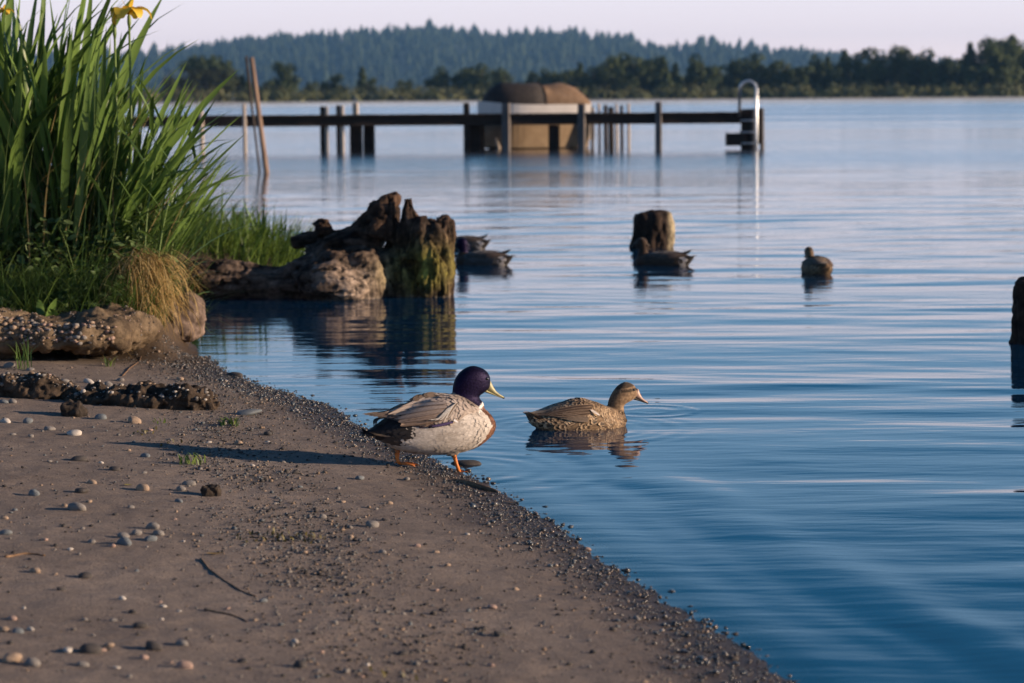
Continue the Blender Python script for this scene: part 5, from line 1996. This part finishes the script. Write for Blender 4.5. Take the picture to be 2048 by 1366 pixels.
pier = empty('pier', (pw(960, 240)[0], PY0, 0))
ox = pier.location.x
xa, xb = pw(385, 240)[0] - 6 - ox, pw(1508, 230)[0] - ox
zt = float(pw(960, 228)[2])
PRZ = R(0)
for yy in (0.0, 0.75, 1.5):
    mb = MB()
    mb.box(((xa + xb) / 2, yy, zt - 0.155), (xb - xa, 0.09, 0.23))
    mb.build('beam', m_pier, pier, False)
npl = int((xb - xa) / 0.155)
pm_ = MB()
pm_.box((0, 0, 0), (0.142, 1.75, 0.038))
plank_me = pm_.mesh('plank', m_pier, False)
for i in range(npl):
    add('plank', plank_me, pier, (xa + 0.08 + i * 0.155, 0.74 + random.uniform(-0.015, 0.015), zt - 0.019 + random.uniform(-0.004, 0.004)), (0, 0, random.uniform(-0.006, 0.006)))


def post(px, top, bot, wpx, mat, dy=-0.11, lean=0.0, square=True, dep=None):
    a, b_ = pw(px, top, PY0 + dy), pw(px, bot, PY0 + dy)
    w = wpx * ppx
    mb = MB()
    zb = -1.2
    rot = Matrix.Rotation(R(-16), 3, 'Z') @ Matrix.Rotation(lean, 3, 'Y')
    h = a[2] - zb
    if square:
        mb.box((0, 0, 0), (w, dep or w * 0.9, h), np.array(rot), None, 0.94)
    else:
        mb.tube([(0, 0, -h / 2), (0.01, 0, 0), (0, 0, h / 2)], [w / 2 * 1.05, w / 2, w / 2 * 0.93], 12)
    mb.build('post', mat, pier, not square and True, loc=(a[0] - ox, dy, (a[2] + zb) / 2))


for a in [(402, 210, 290, 9, m_pale), (488, 208, 272, 8, m_pale), (1012, 206, 292, 15, m_post), (1163, 208, 298, 14, m_post), (1317, 204, 300, 12, m_post)]:
    post(*a, square=a[4] is not m_pale)
for a in [(645, 213, 300, 9, m_pier, 0.1), (653, 213, 300, 6, m_pale, 0.05), (676, 211, 300, 7, m_pier, 0.1), (684, 211, 300, 7, m_pale, 0.05), (711, 206, 232, 11, m_pale, 1.75), (712, 250, 298, 22, m_pier, 0.4), (738, 250, 298, 20, m_pier, 0.8),
          (933, 206, 300, 11, m_pier, 0.05), (950, 250, 298, 34, m_pier, 0.6), (1108, 250, 296, 20, m_pier, 0.3), (1494, 218, 292, 22, m_pier, 0.1)]:
    post(*a)
for a in [(1184, 212, 298, 7, m_post, 2.6), (1198, 207, 298, 6, m_pale, 2.9), (1211, 210, 298, 9, m_pier, 2.7), (1233, 208, 298, 6, m_pale, 2.7), (1243, 211, 298, 7, m_pier, 3.0), (1257, 207, 298, 6, m_pale, 2.8), (1222, 214, 298, 12, m_pier, 2.4)]:
    post(*a, 0.0, False)
post(1507, 222, 298, 9, m_post, -0.08, 0.0, False)
post(1524, 216, 285, 9, m_post, 0.5, 0.0, False)
mb = MB()
c_ = pw(1472, 279)
mb.box((c_[0] - ox, 0.1, c_[2]), (0.46, 0.5, 0.30))
mb.build('float_block', m_pier, pier, False)
mb = MB()
c_ = pw(1505, 240)
mb.box((c_[0] - ox + 0.10, 0.6, zt - 0.35), (0.20, 1.3, 0.85))
mb.build('end_wall', m_pier, pier, False)
tag(pier, 'long low dark timber pier on many posts out in the lake', 'pier')
lad = empty('dock_ladder', (pw(1496, 300)[0], PY0 - 0.22, 0))
lx0 = lad.location.x
xl, xr = pw(1480, 200, PY0 - 0.22)[0] - lx0, pw(1513, 200, PY0 - 0.22)[0] - lx0
ztop = float(pw(1496, 162, PY0 - 0.22)[2])
mb = MB()
rr = (xr - xl) / 2
arc = [np.array([xl, 0.15, zt - 0.1]), np.array([xl, 0.08, ztop - rr])] + [np.array([(xl + xr) / 2 - rr * math.cos(t), 0.04, ztop - rr + rr * math.sin(t)]) for t in np.linspace(0.2, math.pi - 0.2, 9)] + [np.array([xr, 0, ztop - rr]), np.array([xr, 0, 0.4]), np.array([xr, 0, -0.8])]
mb.tube(arc, 0.038, 10)
mb.build('rail', m_steel, lad)
for zz in (0.15, 0.42, 0.70):
    mb = MB()
    mb.tube([(xl, 0.1, zz), (xr, 0, zz)], 0.02, 8)
    mb.build('rung', m_steel, lad)
tag(lad, 'shiny hooped metal swim ladder at the outer end of the pier', 'ladder')

# ------------------------------------------------------------------ covered boat behind the pier
m_hullw = mat_noise('white_hull', (0.62, 0.58, 0.55), (0.74, 0.70, 0.67), 4, 0.45, 0.1, 0.003)
m_hullt = mat_noise('tan_hull', (0.30, 0.21, 0.13), (0.46, 0.34, 0.22), 4, 0.6, 0.2, 0.003)
m_cover = mat_noise('boat_cover', (0.16, 0.10, 0.062), (0.25, 0.165, 0.105), 8, 0.85, 0.3, 0.01)
bc = pw(1062, 250, 61.6)
boat = empty('covered_boat', (bc[0], 61.6, 0.05), R(196))
BLn, BW = 2.75, 1.4
stn = [(-0.5, 0.92), (-0.3, 1.0), (0.0, 1.0), (0.2, 0.92), (0.36, 0.68), (0.46, 0.34), (0.5, 0.06)]


def hull(z0, z1, w0, w1, mat, name, par, extra=0.0):
    v, f = [], []
    for t, w in catmull(np.array(stn), 22):
        x = t * (BLn + extra)
        sh = 0.10 * max(t, 0) ** 2 * 4
        hw0, hw1 = BW / 2 * w * w0, BW / 2 * w * w1
        v += [(x, -hw1, z1 + sh), (x, -hw0, z0 + sh * 0.5), (x, 0, z0 - 0.10 + sh * 1.2), (x, hw0, z0 + sh * 0.5), (x, hw1, z1 + sh)]
    for i in range(21):
        for j in range(5):
            a_, b2 = i * 5 + j, i * 5 + (j + 1) % 5
            f.append((a_, b2, b2 + 5, a_ + 5))
    f.append((4, 3, 2, 1, 0))
    f.append(tuple(21 * 5 + j for j in range(5)))
    return add(name, new_mesh(name, np.array(v), f, mat, False), par)


hull(-0.02, 0.78, 0.78, 0.97, m_hullt, 'lower_hull', boat)
gun = hull(0.80, 1.06, 0.98, 1.03, m_hullw, 'upper_hull', boat, 0.04)
m_cover_d = mat_noise('boat_cover_dark', (0.018, 0.016, 0.018), (0.045, 0.038, 0.036), 8, 0.85, 0.3, 0.01)  # darker tone for the front part of the cover


def cover(sec, mat, name, seed):
    rings = [((t * BLn, 0, 1.085 + 0.06 * max(t, 0)), (0, BW / 2 * w, 0), (0, 0, hh)) for t, hh, w in sec]
    v, f = loft(rings, 30, 2.3)
    v = displaced(v, np.array([0, 0, 1.0])[None] * np.ones((len(v), 1)), [(4, 0.05, 3)], seed)
    v[:, 2] = np.maximum(v[:, 2], 1.05)
    add(name, new_mesh(name, v, f, mat), boat)


cover([(-0.52, 0.03, 0.86), (-0.48, 0.20, 0.95), (-0.40, 0.40, 0.98), (-0.28, 0.50, 0.99), (-0.16, 0.47, 0.99), (-0.09, 0.42, 0.99), (-0.07, 0.52, 0.98), (-0.05, 0.10, 0.9)], m_cover, 'cover', 611)
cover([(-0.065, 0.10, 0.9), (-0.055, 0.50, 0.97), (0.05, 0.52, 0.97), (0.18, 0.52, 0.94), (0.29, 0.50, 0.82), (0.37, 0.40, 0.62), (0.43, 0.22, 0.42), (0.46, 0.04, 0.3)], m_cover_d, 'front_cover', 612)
mb = MB()
mb.box((-BLn / 2 - 0.14, 0, 0.55), (0.26, 0.34, 0.8))
mb.build('motor', m_hullw, boat, False)
for yy in (-0.5, 0.5):
    for xx in (-1.0, 0.8):
        mb = MB()
        mb.tube([(xx, yy, -0.9), (xx + 0.25, yy * 0.6, 0.45)], 0.05, 8)
        mb.build('cradle_strut', m_pale, boat)
tag(boat, 'small white and tan motorboat under a brown cover moored behind the pier', 'boat')

# ------------------------------------------------------------------ leaning pole and wire fence
m_pole = mat_noise('pole_wood', (0.16, 0.10, 0.07), (0.34, 0.23, 0.165), 10, 0.8, 0.3, 0.006, (1, 1, 0.2))
m_iron = mat_noise('rusty_iron', (0.025, 0.020, 0.018), (0.07, 0.05, 0.04), 20, 0.7, 0.3, 0.002)
yp = CAM_H * FPX / (345 - 193)
t_, b_ = PY(503, 115, yp), PY(533, 345, yp)
mb = MB()
dv = t_ - b_
mb.tube([b_ - dv * 0.3, b_, b_ + dv * 0.5, t_], [0.055, 0.052, 0.045, 0.040], 10)
tag(mb.build('leaning_pole', m_pole, None), 'tall tilted wooden pole standing in the water before the pier', 'pole')
fence = empty('wire_fence', (PY(440, 300, yp + 0.5)[0], yp + 0.5, 0))
fx = fence.location.x
mb = MB()
t_, b_ = PY(492, 112, yp + 0.5), PY(526, 345, yp + 0.5)
mb.tube([b_ - np.array([fx, yp + 0.5, 0.6]), t_ - np.array([fx, yp + 0.5, 0])], 0.022, 8)
mb.build('post', m_iron, fence)
mb = MB()
xw0, xw1 = PY(330, 300, yp + 0.5)[0] - fx, PY(505, 250, yp + 0.5)[0] - fx
z1 = 1.85
stp = 0.075
k = xw0 - z1
while k < xw1:
    for sg in (1, -1):
        pts = []
        for zz in (0.0, z1):
            x = k + zz if sg > 0 else k + z1 - zz
            pts.append([x, zz])
        # clip to the panel
        (x0, z0), (x1, z1_) = pts
        t0 = max(0, min(1, (xw0 - x0) / (x1 - x0))) if x1 != x0 else 0
        t1 = max(0, min(1, (xw1 - x0) / (x1 - x0)))
        lo, hi = min(t0, t1), max(t0, t1)
        if hi - lo > 0.02:
            A = (x0 + (x1 - x0) * lo, sg * 0.002, z0 + (z1_ - z0) * lo)
            B_ = (x0 + (x1 - x0) * hi, sg * 0.002, z0 + (z1_ - z0) * hi)
            mb.tube([A, B_], 0.0022, 4, None, False)
    k += stp
kind(mb.build('wire_mesh', m_iron, fence), 'stuff')
tag(fence, 'wire mesh fence ending at a thin dark post beside the leaning pole', 'fence')

# ------------------------------------------------------------------ far shore: trees, shrubs, wooded hill
m_far = mat_vcol('far_foliage', 0.8, 0.6, 0.4, 0.0, 0.1, (1, 1, 1), 0.15, 0.15)
m_bark = mat_noise('bark', (0.05, 0.04, 0.032), (0.11, 0.09, 0.075), 4, 0.9, 0.3, 0.02)


def crown_mesh(name, seed, kindc):
    """unit-height crown of many leaf clusters, base at z=0.12"""
    r_ = np.random.default_rng(seed)
    pts, cen = [], []
    if kindc == 'round':
        nl = 16
        for i in range(nl):
            th = r_.uniform(0, 6.28)
            z = r_.uniform(0.25, 0.85)
            rr_ = 0.34 * math.sin(math.pi * min(1, (z - 0.05) / 0.95)) ** 0.6 * r_.uniform(0.4, 1)
            cen.append((rr_ * math.cos(th), rr_ * math.sin(th), z, r_.uniform(0.10, 0.19)))
    elif kindc == 'conic':
        for i in range(22):
            z = 0.12 + 0.86 * (i + 0.5) / 22
            rr_ = 0.20 * (1 - z) ** 0.8 + 0.01
            th = r_.uniform(0, 6.28)
            cen.append((rr_ * 0.7 * math.cos(th), rr_ * 0.7 * math.sin(th), z, rr_ * 0.85 + 0.02))
    else:                        # broad
        for i in range(22):
            th = r_.uniform(0, 6.28)
            z = r_.uniform(0.25, 0.84)
            rr_ = 0.62 * math.sin(math.pi * min(1, (z + 0.12) / 1.1)) ** 0.5 * r_.uniform(0.3, 1)
            cen.append((rr_ * math.cos(th), rr_ * math.sin(th), z, r_.uniform(0.13, 0.22)))
    V, F, C = [], [], []
    nb = 0
    for (x, y, z, rad) in cen:
        m = 70
        dirs = r_.normal(0, 1, (m, 3))
        dirs /= np.linalg.norm(dirs, axis=1)[:, None]
        p = np.array((x, y, z)) + dirs * rad * r_.uniform(0.55, 1.08, (m, 1)) * np.array((1, 1, 0.85))
        a = r_.normal(0, 1, (m, 3))
        a /= np.linalg.norm(a, axis=1)[:, None]
        b2 = np.cross(a, dirs)
        b2 /= np.linalg.norm(b2, axis=1)[:, None] + 1e-9
        a = np.cross(dirs, b2) + dirs * r_.normal(0, 0.4, (m, 1))
        s2 = r_.uniform(0.022, 0.05, (m, 1))
        q_ = np.stack([p + a * s2, p + b2 * s2 * 0.8, p - a * s2, p - b2 * s2 * 0.8], 1)
        V.append(q_.reshape(-1, 3))
        F.append((np.arange(m) * 4)[:, None] + np.arange(4)[None] + nb)
        t2 = r_.uniform(0, 1, (m, 1)) * 0.7 + r_.uniform(0, 0.3)
        col = np.array((0.030, 0.052, 0.022)) * (1 - t2) + np.array((0.085, 0.105, 0.042)) * t2
        C.append(np.repeat(col, 4, 0))
        nb += m * 4
    return new_mesh(name, np.concatenate(V), np.concatenate(F), m_far, False, np.concatenate(C))


CR_M = {k: [crown_mesh('crown', 700 + 10 * i + j, k) for j in range(3)] for i, k in enumerate(('round', 'conic', 'broad'))}
tb = MB()
tb.tube([(0, 0, -0.03), (0.01, 0, 0.15), (0, 0.01, 0.4), (0.01, 0, 0.75)], [0.022, 0.018, 0.013, 0.004], 7)
for th in (0.3, 2.2, 4.2):
    tb.tube([(0.005, 0, 0.25 + 0.04 * th), (0.10 * math.cos(th), 0.10 * math.sin(th), 0.42 + 0.04 * th), (0.2 * math.cos(th), 0.2 * math.sin(th), 0.55 + 0.04 * th)], [0.009, 0.006, 0.002], 5)
TR_M = tb.mesh('trunk', m_bark)
LBL = {'round': ('round_tree', 'rounded leafy tree among the dark trees along the far shore', 'rounded trees on the far shore'), 'conic': ('conifer', 'narrow pointed conifer among the dark trees along the far shore', 'conifers on the far shore'), 'broad': ('broad_tree', 'broad spreading leafy tree among the trees along the far shore', 'broad trees on the far shore')}
rt = random.Random(77)


def far_tree(px, top, kindc, y=None, label=None):
    y = y or FAR_Y + 30 + rt.uniform(-6, 18)
    t_ = PY(px, top, y)
    h = (t_[2] - 0.6) * (1.16 if kindc == 'broad' else 1.07)
    nm, lb, gp = LBL[kindc]
    root = empty(nm, (t_[0], y, 0.6), rt.uniform(0, 6.28))
    i = rt.randrange(3)
    w = rt.uniform(0.9, 1.15)
    add('trunk', TR_M, root, None, None, (h, h, h))
    add('crown', CR_M[kindc][i], root, None, None, (h * w, h * w, h))
    tag(root, label or lb, 'tree', None if label else gp)


far_tree(1775, 84, 'broad', FAR_Y + 34, 'largest dome-shaped dark tree rising above the tree line on the far shore')
for a in [(1838, 100, 'round'), (1730, 108, 'round'), (1700, 106, 'round'), (1690, 105, 'conic'), (1655, 118, 'conic'), (1625, 112, 'round'), (1600, 128, 'round'), (1905, 112, 'round'), (1880, 118, 'round'), (1950, 100, 'round'), (1975, 84, 'round'), (1998, 74, 'round'), (2030, 80, 'round'), (2050, 92, 'broad'), (1940, 92, 'conic'), (2025, 78, 'conic'),
          (1575, 110, 'round'), (1550, 130, 'conic'), (1520, 128, 'round'), (1490, 108, 'round'), (1465, 124, 'conic'), (1440, 126, 'round'), (1405, 112, 'round'), (1380, 122, 'round'), (1350, 130, 'conic'), (1325, 118, 'conic'), (1300, 112, 'round'), (1268, 106, 'round'), (1240, 112, 'round'), (1215, 106, 'round'), (1190, 128, 'round'), (1160, 130, 'conic'), (1130, 134, 'round'), (1100, 138, 'round'), (1070, 142, 'round'),
          (1010, 138, 'round'), (965, 130, 'broad'), (945, 128, 'round'), (895, 136, 'round'), (870, 150, 'round'), (724, 138, 'conic'), (735, 150, 'round'), (660, 142, 'round'), (572, 122, 'round'), (560, 134, 'round'), (470, 122, 'round'), (440, 116, 'round'), (410, 118, 'broad'), (385, 122, 'round'), (530, 156, 'round'), (620, 158, 'round'), (800, 155, 'round'),
          (1820, 128, 'round'), (1760, 130, 'round'), (1860, 132, 'round'), (1925, 128, 'broad'), (2010, 120, 'broad'), (1670, 132, 'round'), (1310, 138, 'broad'), (1230, 140, 'broad'), (1420, 140, 'round'), (1500, 142, 'round'), (1590, 142, 'broad')]:
    far_tree(*a)

# continuous wood standing behind those trees (reads as one dark mass)
def raw(me):
    v = np.empty(len(me.vertices) * 3)
    me.vertices.foreach_get('co', v)
    c = np.empty(len(me.vertices) * 4)
    me.color_attributes['Col'].data.foreach_get('color', c)
    return v.reshape(-1, 3), c.reshape(-1, 4)[:, :3]


RAW = [raw(m) for k in ('round', 'broad', 'conic') for m in CR_M[k][:2]]
V, F, C = [], [], []
nb = 0
r = np.random.default_rng(788)
for i in range(120):
    px = r.uniform(1040, 2300) if i < 96 else r.uniform(300, 1040)
    top = np.interp(px, [300, 420, 520, 900, 1040, 1180, 1300, 1600, 1720, 1850, 1900, 1990, 2300], [140, 140, 165, 160, 150, 132, 126, 132, 118, 122, 128, 106, 100]) + r.uniform(-4, 16)
    y = FAR_Y + r.uniform(55, 110)
    t_ = PY(px, top, y)
    h = max(t_[2] - 0.4, 2.5)
    v, c = RAW[r.integers(0, 6)]
    a = r.uniform(0, 6.28)
    w = r.uniform(0.9, 1.3)
    q_ = np.stack([(v[:, 0] * math.cos(a) - v[:, 1] * math.sin(a)) * w, (v[:, 0] * math.sin(a) + v[:, 1] * math.cos(a)) * w, v[:, 2] * 1.05 - 0.08], 1) * h + np.array([t_[0], y, 0.4])
    V.append(q_)
    C.append(c * r.uniform(0.7, 1.1))
    F.append(np.arange(len(v)).reshape(-1, 4) + nb)
    nb += len(v)
kind(add('shore_woodland', new_mesh('shore_woodland', np.concatenate(V), np.concatenate(F), m_far, False, np.concatenate(C))), 'stuff')

# low shrub belt at the water's edge
r = np.random.default_rng(801)
V, F, C = [], [], []
nb = 0
for i in range(620):
    x = r.uniform(-150, 150)
    y = FAR_Y + 14 * math.sin(x / 70.0) + 8 * math.sin(x / 23.0 + 1) + r.uniform(3, 26)
    rad = r.uniform(1.2, 2.9)
    m = 46
    dirs = r.normal(0, 1, (m, 3))
    dirs[:, 2] = np.abs(dirs[:, 2]) * 1.2
    dirs /= np.linalg.norm(dirs, axis=1)[:, None]
    p = np.array((x, y, 0.3)) + dirs * rad * r.uniform(0.6, 1.1, (m, 1)) * np.array((1.2, 1, 1.2))
    a = r.normal(0, 1, (m, 3))
    b2 = np.cross(a, dirs)
    b2 /= np.linalg.norm(b2, axis=1)[:, None] + 1e-9
    a = np.cross(dirs, b2)
    s2 = r.uniform(0.22, 0.5, (m, 1))
    V.append(np.stack([p + a * s2, p + b2 * s2, p - a * s2, p - b2 * s2], 1).reshape(-1, 3))
    F.append((np.arange(m) * 4)[:, None] + np.arange(4)[None] + nb)
    t2 = np.clip(r.uniform(0, 1) * 0.7 + r.uniform(0, 0.4, (m, 1)), 0, 1)
    C.append(np.repeat(np.array((0.055, 0.080, 0.036)) * (1 - t2) + np.array((0.20, 0.20, 0.095)) * t2, 4, 0))
    nb += m * 4
kind(add('shoreline_shrubs', new_mesh('shoreline_shrubs', np.concatenate(V), np.concatenate(F), m_far, False, np.concatenate(C))), 'stuff')

# wooded hill
HY = 3500.0
prof = [(-400, 120), (200, 112), (330, 104), (400, 96), (470, 82), (540, 79), (640, 73), (700, 69), (760, 63), (800, 59), (850, 56), (900, 58), (950, 66), (1000, 73), (1040, 68), (1100, 66), (1150, 70), (1200, 72), (1240, 76), (1280, 90), (1320, 101), (1365, 90), (1400, 84), (1450, 94), (1500, 92), (1560, 99), (1620, 107), (1700, 114), (1800, 122), (2000, 130), (2600, 150)]
hx = np.array([PY(a, b_, HY)[0] for a, b_ in prof])
hz = np.array([PY(a, b_, HY)[2] for a, b_ in prof]) - 15.0


def hill_z(x, y):
    rz_ = np.interp(x, hx, hz)
    up_ = sm(2500, HY, y) * (1 - sm(HY, 4500, y) * 0.8)
    return rz_ * up_ + (5 * n2(x, y, 0.01, 3, 905)) * up_ + 0.5


X, Y = np.meshgrid(np.linspace(-1700, 1700, 220), np.linspace(2450, 4600, 90))
Z = hill_z(X, Y)
ii = (np.arange(89)[:, None] * 220 + np.arange(219)[None]).ravel()
m_hill = mat_noise('hill_floor', (0.020, 0.034, 0.016), (0.045, 0.065, 0.028), 0.02, 0.9, 0.2, 1.0)
kind(add('hill', new_mesh('hill', np.stack([X.ravel(), Y.ravel(), Z.ravel()], 1), np.stack([ii, ii + 1, ii + 221, ii + 220], 1), m_hill)), 'structure')
r = np.random.default_rng(901)
n = 4300
X = r.uniform(-820, 620, n)
Y = 2560 + (HY + 40 - 2560) * r.uniform(0, 1, n) ** 0.75
Z = hill_z(X, Y)
H = r.uniform(12, 25, n) * (0.8 + 0.4 * r.uniform(0, 1, n) ** 3)
Wd = H * r.uniform(0.16, 0.30, n)
lv_ = [(0.05, 0.75), (0.28, 1.0), (0.32, 0.72), (0.55, 0.72), (0.59, 0.46), (0.80, 0.40), (0.83, 0.24), (1.0, 0.0)]
ns = 6
V = []
for t, w in lv_:
    for k in range(ns):
        th = 2 * math.pi * k / ns
        jit = 1 + 0.45 * r.uniform(-1, 1, n) * (w > 0)
        V.append(np.stack([X + Wd * w * jit * math.cos(th), Y + Wd * w * jit * math.sin(th), Z + H * (t + 0.03 * r.uniform(-1, 1, n))], 1))
V = np.stack(V, 1)
nv = len(lv_) * ns
b0 = np.arange(n) * nv
F = []
for i in range(len(lv_) - 1):
    for k in range(ns):
        k2 = (k + 1) % ns
        F.append(np.stack([b0 + i * ns + k, b0 + i * ns + k2, b0 + (i + 1) * ns + k2, b0 + (i + 1) * ns + k], 1))
t2 = r.uniform(0, 1, (n, 1))
col = np.array((0.012, 0.026, 0.018)) * (1 - t2) + np.array((0.045, 0.068, 0.038)) * t2
kind(add('hill_forest', new_mesh('hill_forest', V.reshape(-1, 3), np.concatenate(F), m_far, False, np.repeat(col, nv, 0))), 'stuff')

# ------------------------------------------------------------------ thin morning mist on the far water
mb = MB()
mb.box((0, 345, 0.30), (1300, 210, 0.44))
mm = bpy.data.materials.new('mist')
mm.use_nodes = True
nt = mm.node_tree
nt.nodes.clear()
mo = nt.nodes.new('ShaderNodeOutputMaterial')
mv = nt.nodes.new('ShaderNodeVolumePrincipled')
mv.inputs['Color'].default_value = (0.88, 0.92, 1.0, 1)
mv.inputs['Density'].default_value = 0.006
nt.links.new(mv.outputs[0], mo.inputs['Volume'])
kind(mb.build('mist', mm, None, False), 'stuff')

# ------------------------------------------------------------------ haze over the lake
mb = MB()
mb.box((0, 2750, 68), (9400, 6000, 142))
hm = bpy.data.materials.new('haze')
hm.use_nodes = True
nt = hm.node_tree
nt.nodes.clear()
ho = nt.nodes.new('ShaderNodeOutputMaterial')
hv = nt.nodes.new('ShaderNodeVolumePrincipled')
hv.inputs['Color'].default_value = (0.26, 0.56, 1.0, 1)
hv.inputs['Density'].default_value = 1.1e-4
hv.inputs['Anisotropy'].default_value = 0.1
nt.links.new(hv.outputs[0], ho.inputs['Volume'])
haze = kind(mb.build('haze', hm, None, False), 'stuff')
